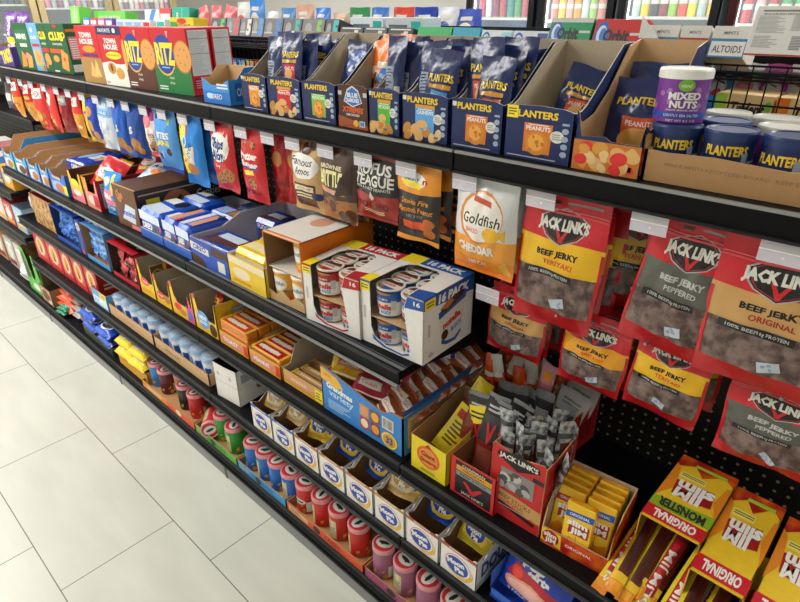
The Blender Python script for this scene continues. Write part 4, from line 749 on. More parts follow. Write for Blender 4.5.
for k, (dx, lab) in enumerate([(-.02, 'plain red cookie bag turned edge-on beside the peanut wafer bag'), (.05, 'plain red cookie bag turned edge-on beside the tan bag')]):
    hang(15, lab, 'cookie_bag', .1, .225-.012*k, .04, [(1, '#b31c22')], [('e', .3, .6, .2, .1, 'cookie'), ('r', .1, .25, .9, .3, 'dred')], 216+k, dx=dx, y=.235, rz=.5, n=0)
hang(16, 'tan cookie bag with white oval and dark flowing lettering', 'cookie_bag', .155, .2, .05, [(.05, 'tan'), (1, '#cda672')], [('e', .5, .9, .4, .07, 'cookie'), B(.2, .84, .8, .97, 7, .014, ['cookie', 'choc', 'brown'], 11), ('e', .5, .63, .46, .17, 'white'), T('Famous', .48, .69, .1, '#1e2b4a', w=.7, sh=.3), T('Amos', .5, .57, .1, '#1e2b4a', w=.5, sh=.3), ('r', .17, .07, .85, .4, '#5a3423'), ('r', .2, .3, .8, .37, 'cream'), T('CHOCOLATE CHIP', .5, .335, .03, 'brown', w=.5), ('lines', .25, .2, .75, .28, 2, 'cream'), ('e', .9, .25, .1, .05, 'navy')], 218, dx=.035, n=0)
hang(16, 'pink and violet striped bag showing in a sliver beside the tan one', 'candy_bag', .11, .19, .03, [(.3, 'purple'), (.55, 'orange'), (.7, 'magenta'), (1, 'red')], [('e', .3, .66, .15, .06, 'white'), T('Bits', .4, .66, .05, 'rblue', w=.2)], 219, dx=.09, y=.23, rz=.2, cat='candy bag')
hang(17, 'brown bag of brownie brittle with cream block lettering', 'cookie_bag', .13, .2, .05, [(.3, '#a97a4e'), (1, '#4f3d34')], [('e', .5, .9, .3, .05, 'brown'), T('BROWNIE', .42, .71, .05, 'cream', w=.62, b=.03), T('BRITTLE', .42, .57, .17, '#e9e2a0', w=.7, b=.05), ('p', [(.1, .4), (.8, .36), (.8, .42), (.1, .46)], 'skin'), ('p', [(.55, .35), (.95, .4), (.95, .78), (.72, .6)], '#3f2b28'), B(.1, .05, .9, .33, 14, .018, ['cookie', 'brown', '#8a5a34'], 12)], 220, dx=.025, n=1, blabel='brown brittle bag hidden behind the front one')
hang(18, 'black and brick-red bag of nuts with tall white lettering', 'nut_bag', .138, .168, .04, [(.4, '#a3352f'), (.88, '#272426'), (1, '#a3352f')], [T('RUFUS', .5, .76, .14, 'offwhite', w=.82, b=.03), T('TEAGUE', .5, .6, .14, 'offwhite', w=.9, b=.03), T('BEER ROAST PEANUTS', .5, .49, .04, 'offwhite', w=.8), ('p', [(.44, .36), (.5, .46), (.56, .36), (.5, .32)], 'offwhite'), T('HOT BBQ', .5, .25, .09, '#5d1714', w=.72, b=.02), ('lines', .25, .12, .75, .18, 2, 'cream'), ('r', 0, .05, 1, .07, 'dred')], 222, dx=.025, top=.14, n=1, blabel='black and brick-red nut bag hidden behind the front one')
GN = [('e', .45, .77, .3, .09, 'white'), ('p', [(.2, .7), (.62, .68), (.66, .75), (.2, .76)], 'byellow'), T('Sunny', .42, .79, .06, '#2a8ac0', w=.34, sh=.25, b=.03), T('n', .72, .78, .07, 'red', w=.1, b=.04), T('Smokin Fire', .5, .52, .065, 'amber', w=.66, sh=.25, b=.02), T('Mammoth Peanut', .5, .42, .065, 'amber', w=.84, sh=.25, b=.02), T('NET 3 OZ', .5, .34, .03, 'grey', w=.4), ('p', [(.2, .18), (.75, .18), (.8, .27), (.2, .28)], 'dorange'), ('e', .82, .28, .12, .06, '#c56a2a'), ('e', .82, .15, .12, .06, '#c56a2a'), ('r', .76, .15, .88, .28, '#c56a2a'), ('r', 0, .0, 1, .06, 'amber')]
hang(19, 'black and orange peanut bag with small white name badge', 'nut_bag', .125, .19, .035, [(.62, '#2f2b2b'), (1, 'amber')], GN, 224, dx=.02, n=2, blabel='black and orange peanut bags hanging behind the front one', step=.05)
GF = [(.06, 'orange'), (.18, '#ee8a25'), (.4, '#efa03c'), (1, '#d9dbdc')]
hang(20, 'white and orange bag of cheddar crackers with ringed oval', 'cracker_bag', .15, .213, .055, GF, [('e', .5, .6, .36, .25, '#e08a35'), ('e', .52, .6, .33, .225, '#efe9df'), ('p', [(.36, .8), (.66, .77), (.68, .72), (.36, .75)], '#c9503a'), T('Goldfish', .52, .59, .1, '#3a3030', w=.62, sh=.15), T('BAKED', .4, .48, .045, 'bred', w=.22), ('e', .7, .46, .13, .075, '#f0b62c'), ('p', [(.79, .46), (.9, .53), (.9, .4)], '#f0b62c'), T('CHEDDAR', .45, .29, .08, 'white', w=.6, b=.05), T('100 CAL', .48, .14, .045, 'white', w=.3), ('e', .12, .25, .07, .05, 'amber'), ('e', .1, .12, .08, .05, 'amber'), ('p', [(.7, .08), (.9, .2), (.98, .05)], 'gold')], 228, dx=.045, y=.185, n=1, blabel='white and orange cracker bag hidden behind the front one', top=.12)
# --- jerky pouches ----------------------------------------------------------------------
def horn(cu, cv, s, col): return [('p', [(cu-.1*s, cv+.05*s), (cu-.07*s, cv+.06*s), (cu, cv-.01*s), (cu+.07*s, cv+.06*s), (cu+.1*s, cv+.05*s), (cu+.06*s, cv), (cu+.02*s, cv-.06*s), (cu-.02*s, cv-.06*s), (cu-.06*s, cv)], col)]
def jerky_art(band, word, wcol, tcol='black', small=False):
    a = [('r', 0, 0, 1, .13, '#b81f26'), ('r', .035, .13, .965, .44, 'meat'), ('r', 0, .43, 1, .65, band), ('r', .0, .65, 1, 1, '#c7202a'), ('lines', .5, .9, .9, .93, 1, 'grey'), ('r', .3, .9, .42, .925, 'char')]
    sh = [(.27, .72), (.25, .8), (.34, .84), (.5, .87), (.66, .84), (.75, .8), (.73, .72), (.68, .68), (.5, .63), (.32, .68)]
    big = lambda p, f: [(.5+(u-.5)*f, .755+(v-.755)*f) for u, v in p]
    a += [('p', big(sh, 1.1), 'silver'), ('p', big(sh, 1.03), '#1b1718'), ('p', big(sh, .96), '#a3242a'), ('p', big(sh, .92), '#1b1718')]+horn(.5, .69, .8, '#c7202a')
    a += [T("JACK LINK'S", .5, .765, .07, 'offwhite', w=.6, b=.055), T('BEEF JERKY', .5, .555, .042, tcol, w=.5, b=.04), T(word, .52, .485, .036, wcol, w=.36, b=.025)]
    a += [('r', .12, .375, .72, .425, '#1a1617'), T('100% BEEF', .31, .4, .022, 'lgrey', w=.26), T('10g PROTEIN', .56, .4, .022, 'lgrey', w=.24), ('r', .0, .43, 1, .437, band), ('r', 0, .13, .03, .62, '#c7202a'), ('r', .97, .13, 1, .62, '#c7202a')]
    return a
def jerky(x, y, z, W, H, band, word, wcol, label, seed, n, blabel, tcol='black', rz=0, ry=0, sach=(.6, .2, 20), step=.042):
    t = empty('jerky_pouch', label, 'jerky pouch', (x, y, z), (-.03, ry, rz))
    m = bag(W, H, .03, [(.13, '#b81f26'), (1, '#c7202a')], jerky_art(band, word, wcol, tcol), seed, top=.14, bot=.04, kind='pouch', wr=1.1, nu=14, nv=18, sub=12, back='#8d1820'); m.build('pouch_body', t); G = m.G
    z_ = MB('film'); z_.art(G, W, H, [('r', .01, .835, .99, .85, '#d84a50'), ('r', .01, .86, .99, .868, '#e06a70')], 12, .0022); z_.build('zip_seal', t)
    q = MB('film'); u, v, a = sach; ca, sa = math.cos(math.radians(a)), math.sin(math.radians(a)); P = [(-.09, -.035), (.09, -.035), (.09, .035), (-.09, .035)]
    pts = [(u+(p*ca*W-r*sa*H)/W, v+(p*sa*W+r*ca*H)/H) for p, r in P]; q.art(G, W, H, [('p', pts, '#b9c4cf'), ('blobs', seed, u-.05, v-.02, u+.05, v+.02, 5, .003, ['#8fa0b5'])], 12, .0022); q.build('freshness_packet', t)
    for k in range(n): copy_tree(t, (x+.004*(k % 2*2-1)+.003*k, y+step*(k+1), z+.002*k), (-.02, ry*.4, rz*.6), blabel, 'pouches behind: '+label[:60])
    return t
jerky(HX[21]+.034, .19, 1.03, .172, .272, 'jyel', 'TERIYAKI', 'dorange', 'big jerky pouch with bright yellow band, upper row beside the cracker bag', 301, 2, 'big yellow-banded jerky pouches hidden behind the front one', ry=.02)
jerky(HX[22]+.045, .2, 1.052, .152, .25, 'jgrey', 'PEPPERED', 'lgrey', 'big jerky pouch with grey-green band, middle of the upper row', 302, 1, 'big grey-banded jerky pouch hidden behind the front one', tcol='lgrey', ry=.11)
jerky(1.262, .29, 1.07, .15, .22, 'jyel', 'TERIYAKI', 'dorange', 'turned jerky pouch with yellow band seen behind the grey-banded one', 303, 1, 'yellow-banded pouch behind the turned one', rz=.25)
jerky(HX[23]+.006, .19, 1.05, .185, .245, 'jcream', 'ORIGINAL', '#a3242a', 'big jerky pouch with tan band at the cut edge of the upper row', 304, 2, 'big tan-banded jerky pouches hidden behind the front one')
jerky(1.05, .232, .893, .142, .165, 'jcream', 'ORIGINAL', '#a3242a', 'small jerky pouch with tan band, lower row above the meat sticks', 305, 4, 'small tan-banded jerky pouches behind the front one', ry=.03, step=.038)
jerky(1.234, .225, .895, .135, .165, '#e9a01c', 'SWEET & HOT', 'dorange', 'small jerky pouch with amber band, lower row under the yellow-banded one', 306, 2, 'small amber-banded jerky pouches behind the front one', ry=.04, step=.038)
jerky(1.378, .225, .9, .135, .18, 'jyel', 'TERIYAKI', 'dorange', 'small jerky pouch with yellow band, lower row under the grey-banded one', 307, 3, 'small yellow-banded jerky pouches behind the front one', sach=(.5, .2, -5), ry=.05, step=.038)
jerky(1.56, .225, .885, .155, .165, 'jgrey', 'PEPPERED', 'lgrey', 'small jerky pouch with grey-green band at the lower row end', 308, 1, 'small grey-banded jerky pouch behind the front one', tcol='lgrey', sach=(.55, .18, -40), step=.038)
# --- shelf at waist height --------------------------------------------------------------
E_ = .0006
def at(m, name, label, cat, x, y, z, rz=0, rx=0, ry=0, group=None): return put(m, name, label, cat, (x, y, z+E_+(.016*min(1, -2*rx) if -.95 < rx < 0 else 0)), (rx, ry, rz), group)
NOTCH = [(1, 1), (.86, 1), (.74, .72), (.26, .72), (.14, 1), (0, 1)]
# empty and half-empty cookie trays at the far end
ct = [(-1.82, -1.66, '#3f9ad6', '#cfd8e0', 'lgreen', 'sky blue cookie tray with green corner, furthest along the shelf'), (-1.65, -1.47, '#3f9ad6', '#d8cfc8', 'dred', 'sky blue empty cookie tray with maroon edge, second along the shelf'),
      (-1.46, -1.31, '#3f93d6', '#cfd6e6', 'lilac', 'sky blue empty cookie tray with lilac front, third along the shelf'), (-1.30, -1.19, '#4a9ade', '#d6cfc6', 'choc', 'narrow sky blue cookie tray with brown stripe, fourth along the shelf'), (-1.18, -.99, '#3a6fd0', '#9fb4e6', 'byellow', 'blue cookie tray with yellow stripe holding one packed cookie sleeve')]
for k, (x0, x1, c, c2, c3, lab) in enumerate(ct):
    w = x1-x0; D = .36; hf = .09; hb = .145 if k == 0 else .115
    m = open_box(w, D, hf, hb, c, 'lkraft', dict(front=[('p', [(.1, .05), (.1, .5), (.6, .62), (.95, .4), (.95, .05)], c2), ('e', .55, .28, .25, .22, 'cookie' if k != 1 else 'brown'), ('r', .8, .05, .98, .5, c3), T('COOKIES', .45, .75, .12, 'white', w=.5, b=.03)], lside=[('r', .3, .3, .6, .8, 'offwhite'), ('e', .7, .5, .06, .2, 'cookie'), ('lines', .1, .3, .28, .8, 4, 'white')], side=[('r', .3, .3, .6, .8, 'offwhite'), ('lines', .65, .3, .9, .8, 4, 'white')]), NOTCH, [(0, hf), (.1, hf), (.2, hb), (1, hb)], t=.003)
    at(m, 'cookie_tray', lab, 'display tray', (x0+x1)/2, .02+D/2, S2)
m = carton(.17, .2, .05, '#2446b0', dict(top=[('e', .2, .5, .12, .3, 'lblue'), T('OREO', .55, .5, .3, 'white', w=.4, b=.05), ('e', .88, .5, .08, .2, 'gold')], front=[T('OREO', .5, .5, .4, 'white', w=.4, b=.05), ('e', .8, .5, .1, .3, 'gold'), ('e', .8, .5, .06, .2, 'navy')]), fin='film', c=.008)
at(m, 'cookie_sleeve', 'royal blue packed cookie sleeve lying in the yellow-striped tray', 'cookie pack', -1.085, .2, S2+.075, .05)
p = MB(); p.box((-.055, -.1, 0), (.055, .1, .07), 'dkraft'); at(p, 'cardboard_insert', 'brown cardboard insert under the royal blue cookie sleeve', 'cardboard insert', -1.085, .2, S2+.0035, .05)
# candy tray pair and odd packs
m = open_box(.13, .3, .12, .12, '#ecb94a', 'brown', dict(front=[('r', .0, 0, 1, .35, 'pink'), ('e', .45, .65, .3, .12, 'byellow'), ('e', .5, .3, .3, .1, 'offwhite'), ('r', .06, .1, .3, .2, 'bred')]), [(1, 1), (.85, 1), (.8, .62), (.3, .62), (.15, 1), (0, 1)], t=.003); at(m, 'candy_tray', 'yellow and pink candy tray with cut-out front, beside the blue cookie tray', 'display tray', -.905, .18, S2)
m = open_box(.13, .3, .12, .12, '#e8907e', 'brown', dict(front=[('r', 0, .6, .3, 1, 'mustard'), ('e', .5, .3, .3, .16, '#f2d2c8'), ('r', .6, .1, .95, .5, 'red')], side=[('r', 0, 0, 1, 1, '#b5232a'), ('r', .05, .1, .3, .9, 'lgrey'), ('lines', .07, .15, .28, .85, 8, 'grey')]), [(1, 1), (.9, 1), (.8, .55), (.25, .55), (.12, 1), (0, 1)], t=.003); at(m, 'candy_tray', 'salmon candy tray with red side, holding red crinkled packets', 'display tray', -.755, .18, S2)
at(bag(.13, .17, .05, [(.6, 'yellow'), (1, 'mustard')], [('e', .5, .5, .3, .2, 'byellow')], 401, nu=8, nv=8), 'candy_packet', 'yellow candy packet slumped inside the yellow and pink tray', 'candy packet', -.905, .12, S2+.008, 0, -.9)
RP = [('e', .5, .45, .38, .18, 'offwhite'), T('CRISP', .5, .46, .1, 'red', w=.5, b=.04), ('r', .2, .15, .8, .25, 'gold')]
for k, (x, y, z, rx, ry, rz, lab) in enumerate([(-.76, .07, .055, -.75, .3, .35, 'red crinkled packet standing up highest from the salmon tray'), (-.74, .24, .08, -.9, -.1, .2, 'red crinkled packet lying at the back of the salmon tray')]):
    at(bag(.12, .14, .04, [(1, '#cf2b32')], RP, 405+k), 'snack_packet', lab, 'snack packet', x, y, S2+z, rz, rx, ry)
m = bag(.12, .165, .05, [(1, '#2a8fe0')], [('e', .35, .78, .2, .1, 'offwhite'), ('r', .62, .5, .75, .95, 'byellow'), ('r', .2, .25, .7, .6, '#d97aa0'), T('Mini', .45, .45, .12, 'white', w=.4, b=.04), ('lines', .15, .1, .7, .22, 3, 'white'), ('e', .8, .3, .12, .06, 'orange')], 410, top=.06); at(m, 'cookie_bag', 'bright sky blue cookie bag standing upright beside the dark brown box', 'snack bag', -.6, .05, S2, .1, -.12)
m = bag(.14, .13, .04, [(1, '#8cc2ea')], [('e', .5, .5, .36, .3, 'offwhite'), T('Mini', .5, .52, .14, 'rblue', w=.4), ('e', .6, .25, .2, .12, 'orange'), ('r', .0, .9, 1, 1, 'red')], 411); at(m, 'cookie_bag', 'pale blue and white cookie bag lying flat on top behind the bright sky blue one', 'snack bag', -.6, .2, S2+.11, .3, -1.25)
m = carton(.17, .36, .15, {'*': '#3d2a22', '+z': '#5b3d2f', '-y': '#6b4024'}, dict(front=[('e', .28, .75, .15, .16, 'cookie'), ('blobs', 5, .15, .65, .4, .9, 5, .006, ['choc']), ('p', [(.25, .2), (.5, .6), (.9, .55), (.8, .15)], '#c9d4e0'), T('Grandmas', .55, .38, .14, 'rblue', w=.6, b=.03), ('r', .6, .02, 1, .12, 'pink')],
    side=[('r', .03, .85, .9, .88, '#b9a89c'), ('r', .1, .3, .24, .75, 'byellow'), ('e', .42, .5, .16, .34, 'cookie'), ('e', .42, .5, .05, .1, '#6a3f20'), ('blobs', 6, .32, .3, .52, .7, 6, .007, ['choc']), T('Cookies', .78, .62, .2, 'white', w=.28, sh=.2)], top=[('r', .0, .0, 1, .02, 'tan')])); at(m, 'cookie_carton', 'dark brown closed cookie carton with yellow tag and cookie picture', 'cookie box', -.435, .205, S2, .03)
# rows of blue cookie sleeves in white trays
SL = lambda c1, c2: [('r', .08, .15, .45, .85, c2), ('e', .62, .5, .1, .36, '#20222a'), ('e', .66, .5, .1, .36, '#2b2d36'), T('OREO', .28, .5, .3, 'white' if c2 != '#e6edf6' else 'rblue', w=.3, b=.04), ('r', .85, .1, .95, .9, c1)]
def sleeve(w, d, h, c, top, front, lab, x, y, z, rz=0, rx=0): 
    return at(carton(w, d, h, c, dict(top=top, front=front), fin='film', c=.012), 'cookie_sleeve', lab, 'cookie pack', x, y, z, rz, rx)
def wtray(x0, x1, D, h, lab, front=(), y=.02, name='white_tray', col='#d9d6dc'):
    m = open_box(x1-x0, D, h, h+.03, col, '#c9c5cc', dict(front=list(front)), None, [(0, h), (.3, h), (.5, h+.03), (1, h+.03)], t=.003); return at(m, name, lab, 'display tray', (x0+x1)/2, y+D/2, S2)
wtray(-.332, -.172, .37, .03, 'white cardboard tray of blue cookie packs beside the dark brown carton', [('r', 0, 0, 1, 1, '#2d62c0')])
wtray(-.166, .012, .37, .03, 'white cardboard tray of blue and tan cookie packs, second from the brown carton', [('r', 0, 0, 1, 1, '#2d62c0')])
wtray(.018, .225, .37, .085, 'white walled tray of blue and chocolate cookie packs beside the yellow tray', [('r', 0, 0, 1, 1, '#2a50b4'), ('p', [(.0, .55), (.0, .85), (.5, .75), (.5, .5)], 'offwhite'), T('OREO', .25, .68, .18, 'rblue', w=.36, b=.03), ('p', [(.55, .6), (.6, .95), (1, .9), (1, .65)], '#4a2f28'), ('r', .72, .1, .9, .5, 'offwhite'), ('p', [(.0, 0), (.4, 0), (.3, .3), (0, .4)], 'choc')])
wtray(.23, .405, .3, .085, 'bright yellow tray of yellow cookie packs beside the orange carton', [('r', 0, 0, 1, 1, '#e8c431'), ('p', [(0, .75), (0, .97), (1, .93), (1, .7)], 'cream'), ('e', .35, .45, .25, .2, 'cream'), ('r', .1, .1, .6, .2, 'mustard')], name='yellow_tray', col='#e2bd2e')
WL = ('p', [(.0, .6), (.0, .92), (.95, .86), (.95, .58)], '#d3e0f4')
bf = [WL, ('e', .72, .3, .17, .26, '#1c1e26', 30), ('e', .78, .3, .12, .22, '#343744', 30), T('OREO', .32, .42, .2, 'white', w=.46, b=.045), ('e', .95, .5, .05, .1, 'red')]
tf = [WL, ('e', .72, .3, .17, .26, '#1c1e26', 30), T('OREO', .32, .46, .18, 'white', w=.46, b=.045), ('p', [(0, 0), (.6, 0), (.45, .3), (0, .38)], 'cookie'), ('e', .95, .5, .05, .1, 'red')]
ta = [('p', [(.05, .1), (.1, .5), (.9, .42), (.9, .05)], '#d4e0f2'), ('e', .72, .72, .2, .18, '#24262e', 20), ('p', [(.05, .62), (.08, .9), (.5, .9), (.5, .62)], 'white')]
tb = [('p', [(.3, .1), (.35, .85), (.7, .85), (.75, .1)], 'skin'), ('e', .2, .7, .16, .2, '#2a2c34'), ('p', [(.05, .1), (.05, .4), (.3, .45), (.3, .1)], '#dfe8f4'), ('e', .85, .2, .08, .1, 'red')]
tc_ = [('r', .08, .1, .4, .9, '#dfe8f4'), ('p', [(.5, .15), (.5, .85), (.9, .85), (.9, .15)], 'skin'), ('e', .85, .85, .1, .1, '#2a2c34')]
sleeve(.148, .15, .1, '#2a62d0', ta, bf, 'blue cookie pack with black cookie on its front, beside the dark brown carton', -.252, .099, S2+.0035)
sleeve(.148, .1, .1, '#2a62d0', ta, [], 'blue cookie pack with white top label, behind the one beside the brown carton', -.252, .23, S2+.0035)
sleeve(.082, .15, .1, '#2a5ed0', tb, tf, 'blue cookie pack with tan stripe on top, far half of the second tray', -.121, .099, S2+.0035)
sleeve(.082, .15, .1, '#2a5ed0', tc_, tf, 'blue cookie pack with broad white stripe on top, near half of the second tray', -.034, .099, S2+.0035)
sleeve(.165, .08, .085, '#2c56b4', [('r', .1, .2, .5, .8, '#9fb4e0'), ('p', [(.55, .2), (.55, .8), (.95, .8), (.95, .2)], 'cookie')], [], 'blue cookie pack in the middle of the second tray', -.077, .23, S2+.0035)
sleeve(.165, .07, .075, '#2c4a9c', [('r', .1, .2, .6, .8, '#6a7fae'), ('e', .75, .5, .12, .3, '#24262e')], [], 'dull blue cookie pack deepest in the second tray', -.077, .33, S2+.0035)
sleeve(.19, .12, .072, '#27439a', [('p', [(.1, .1), (.1, .6), (.9, .9), (.9, .3)], '#5a3424'), ('r', .2, .5, .8, .8, '#cfdcf0')], [], 'blue and chocolate cookie pack at the front of the white walled tray', .121, .09, S2+.0035)
sleeve(.11, .1, .115, '#27439a', [('p', [(.1, .1), (.1, .6), (.9, .9), (.9, .3)], '#5a3424'), ('r', .2, .4, .8, .7, '#cfdcf0')], [('e', .5, .5, .3, .3, '#5a3424'), T('FUDGE', .5, .8, .12, 'white', w=.6)], 'blue and chocolate cookie box standing at the back of the white walled tray', .155, .25, S2+.0035)
sleeve(.155, .13, .1, 'yellow', [('r', .1, .2, .9, .5, '#efe6b0'), T('OREO', .5, .68, .18, 'rblue', w=.5, b=.04), ('e', .85, .3, .08, .14, 'cookie')], [('r', .05, .5, .95, .8, 'cream'), ('e', .5, .3, .3, .2, '#caa23a')], 'bright yellow cookie pack with pale band at the front of the yellow tray', .316, .1, S2+.0035)
# orange case of cracker cups, open on its left
w, d, h = .148, .26, .193
t = empty('cracker_case', 'orange shipping case with white top, kraft inside, holding cracker cups', 'display case', (.474, .162, S2+E_), (0, 0, .03))
m = MB(); S = boxS(w, d, h)
m.prism([(0, 0), (1, 0), (1, 1), (0, 1)], S['top'][0], .003, '#e6e2dc', 'kraft', 'orange'); m.art(*S['top'], [('e', .5, .55, .2, .14, '#d9a08a'), ('lines', .3, .48, .7, .62, 4, 'skin'), ('r', .04, .02, .96, .05, 'orange'), ('r', .03, .7, .3, .9, 'lgrey'), ('bars', .6, .75, .9, .88, 10, 'lgrey')])
m.prism([(0, 0), (1, 0), (1, 1), (0, 1)], S['back'][0], .003, 'orange', 'dkraft', 'kraft'); m.build('top_and_back', t)
m = MB(); m.prism([(0, 0), (1, 0), (1, 1), (0, 1)], S['side'][0], .003, 'orange', 'kraft', 'kraft'); m.build('side_wall', t)
m = MB(); m.prism([(0, 0), (1, 0), (1, 1), (0, 1)], S['lside'][0], .003, 'lkraft', 'dkraft', 'kraft'); m.build('cut_side_wall', t)
m = MB(); m.box((-w/2+.004, -d/2+.003, 0), (w/2-.004, d/2-.004, .003), 'kraft'); m.prism([(0, 0), (1, 0), (1, .12), (.8, .18), (.6, .1), (.4, .2), (.2, .1), (0, .16)], S['front'][0], .003, 'lkraft', 'kraft', 'kraft'); m.build('torn_base', t)
m = MB(); m.box((-w/2+.004, -d/2+.006, .0945), (w/2-.004, d/2-.004, .0965), 'offwhite'); m.build('divider', t)
def gcup(label, x, y, z):
    t = empty('cracker_cup', label, 'cracker cup', (x, y, z)); b = can(.0362, .086, '#e9a63a', 'white', [('r', 0, 0, 1, .3, 'orange'), ('r', 0, .3, 1, .36, '#6fb25a'), ('r', 0, .36, 1, .4, '#8a5fae'), ('e', .5, .62, .13, .28, 'cream'), ('e', .5, .62, .11, .22, '#e6ebe8'), T('Goldfish', .5, .64, .14, '#3a3a40', w=.2, b=.02), ('e', .55, .2, .06, .12, 'gold'), ('e', .35, .15, .05, .1, 'gold')], rb=.033); b.build('body', t)
    lid(.0362, .006, .08, '#f0e6d0', [('e', .5, .5, .4, .4, '#dfe6e8'), T('Goldfish', .5, .5, .16, '#3a3a40', w=.55)]).build('lid', t); return t
for x, y, z, lab in ((.441, .07, .0035, 'cracker cup on the lower tier of the orange case, beside its cut side'), (.516, .072, .0035, 'cracker cup on the lower tier of the orange case, next to the red-trimmed multipack'), (.512, .09, .0972, 'single cracker cup on the upper tier of the orange case')): gcup(lab, x, y, S2+z+E_)
# hazelnut cup multipacks
def nutella(x, y, rz, trim, label, cupc, lab2, h=.16):
    w, d = .182, .19; t = empty('hazelnut_multipack', label, 'multipack box', (x, y, S2+E_), (0, 0, rz)); S = boxS(w, d, h); Wt = '#e9e6e2'
    m = MB()
    m.prism([(0, 0), (1, 0), (1, 1), (.76, 1), (.7, .8), (.74, .5), (.8, .12), (.66, .06), (.4, .07), (.22, .14), (.16, .3), (.155, 1), (0, 1)], S['front'][0], .002, Wt, '#8d8378', Wt)
    m.art(*S['front'], [('r', 0, .84, .155, .97, 'byellow'), ('lines', .02, .87, .13, .95, 2, 'olive'), ('r', .0, .97, .155, 1, trim), ('p', [(.18, .18), (.26, .115), (.42, .055), (.68, .045), (.78, .1), (.79, .07), (.68, .02), (.38, .03), (.2, .1)], trim), ('p', [(.76, .98), (.71, .8), (1, .84), (1, .98)], trim), T('16', .9, .91, .06, 'white', w=.1, b=.03), ('r', .05, .4, .08, .6, 'lgrey')])
    m.build('front_panel', t)
    m = MB(); m.prism([(0, 0), (1, 0), (1, 1), (0, 1)], S['side'][0], .002, Wt, '#8d8378'); cup = [('p', [(.45, .6), (.92, .72), (.87, .18), (.76, .08), (.6, .1), (.5, .16)], 'offwhite'), ('p', [(.44, .68), (.94, .82), (.93, .7), (.45, .57)], cupc), ('e', .69, .75, .25, .07, 'choc', 14), ('p', [(.46, .72), (.62, .82), (.72, .76), (.6, .68)], 'cookie'), T('nutella', .68, .47, .1, 'red', w=.36, b=.05, rot=12), T('&GO!', .76, .33, .07, 'sky', w=.22, b=.05, rot=12), ('e', .56, .28, .07, .08, 'choc'), ('p', [(.5, .16), (.6, .1), (.76, .08), (.86, .17), (.86, .22), (.74, .14), (.6, .16), (.5, .23)], cupc)]
    G_ = lambda u: .28+(u-.44)*1.12
    cup = [(c[0], [(G_(u), v) for u, v in c[1]])+c[2:] if c[0] == 'p' else (c[0], G_(c[1]))+c[2:] if c[0] == 'e' else (c[0], c[1], G_(c[2]))+c[3:] for c in cup]
    m.art(*S['side'], [('p', [(0, .84), (0, 1), (1, 1), (1, .74)], trim), ('r', .02, .82, .22, .97, 'byellow'), ('lines', .05, .85, .19, .94, 2, 'olive'), T('16 PACK', .58, .88, .12, 'white', w=.62, b=.06, sh=.1, rot=-2)]+cup+[('r', .08, .4, .12, .6, 'lgrey'), ('e', .14, .1, .05, .04, 'lgrey')]); m.build('side_panel', t)
    m = MB(); m.prism([(0, 0), (1, 0), (1, 1), (0, 1)], S['lside'][0], .002, Wt, '#8d8378'); m.art(*S['lside'], [('r', .2, .2, .8, .8, 'lgrey')]); m.prism([(0, 0), (1, 0), (1, 1), (0, 1)], S['back'][0], .002, Wt, '#8d8378'); m.box((-w/2+.002, -d/2+.002, 0), (w/2-.002, d/2-.002, .002), Wt); m.build('carton_body', t)
    m = MB(); m.prism([(0, 0), (.155, 0), (.155, .55), (.2, .68), (.3, .74), (.62, .74), (.7, .68), (.72, .5), (.76, 0), (1, 0), (1, 1), (0, 1)], S['top'][0], .002, Wt, '#8d8378')
    m.art(*S['top'], [('r', 0, 0, .155, .2, 'byellow'), ('r', 0, .74, .3, 1, 'byellow'), ('r', .3, .78, 1, 1, trim), T('16 PACK', .65, .89, .11, 'white', w=.55, b=.05), ('p', [(.78, 0), (.76, .2), (1, .25), (1, 0)], trim)]); m.build('top_panel', t)
    c, s_ = math.cos(rz), math.sin(rz)
    for tier in (0, 1):
        for iy in range(3 if tier else 1):
            for ix in range(2):
                lx = -.037+.074*ix+.002
                key = (trim, 'cup')
                if key not in CUPS:
                    q = empty('hazelnut_cup', '', 'spread cup'); b = can(.034, .069, cupc, 'white', [('r', 0, .05, 1, .62, 'offwhite'), ('r', 0, .62, 1, .86, cupc), T('nutella', .5, .42, .2, 'red', w=.26, b=.05), T('&GO!', .55, .2, .14, 'sky', w=.13, b=.05), ('e', .41, .18, .05, .12, 'choc'), T('DUAL MINI', .5, .73, .08, 'white', w=.16), ('r', .62, .3, .68, .7, 'lgrey'), ('e', .5, .96, .12, .06, 'cookie')]*1, rb=.03); b.build('body', q)
                    l = lid(.0325, .004, .0655, 'offwhite', [('e', .5, .5, .47, .47, cupc), ('e', .5, .6, .42, .34, 'brown'), ('r', .04, .3, .96, .6, 'offwhite'), T('nutella', .5, .5, .14, 'red', w=.5, b=.04), ('e', .5, .78, .2, .12, 'choc'), ('e', .3, .2, .12, .1, 'cookie')]); l.build('lid', q); q['label'] = lab2; q['group'] = lab2; CUPS[key] = q
                else: q = copy_tree(CUPS[key])
                ly = -d/2+.0415+iy*.068*.78
                q.location = (x+lx*c-ly*s_, y+lx*s_+ly*c, S2+.003+E_+tier*.0742); q.rotation_euler = (0, 0, rz+.1*(ix-.5))
        if tier == 0:
            m = MB(); m.box((-w/2+.003, -d/2+.004, .0712), (w/2-.003, d/2-.003, .0732), 'lkraft'); m.build('inner_shelf', t)
CUPS = {}
nutella(.652, .126, .1, '#b8202c', 'white hazelnut cup multipack with red trim, beside the orange case', '#a8242c', 'small hazelnut spread cups inside the red-trimmed multipack', .154)
nutella(.838, .145, .05, '#2256a8', 'white hazelnut cup multipack with blue trim at the shelf end', '#2b5ca6', 'small hazelnut spread cups inside the blue-trimmed multipack')
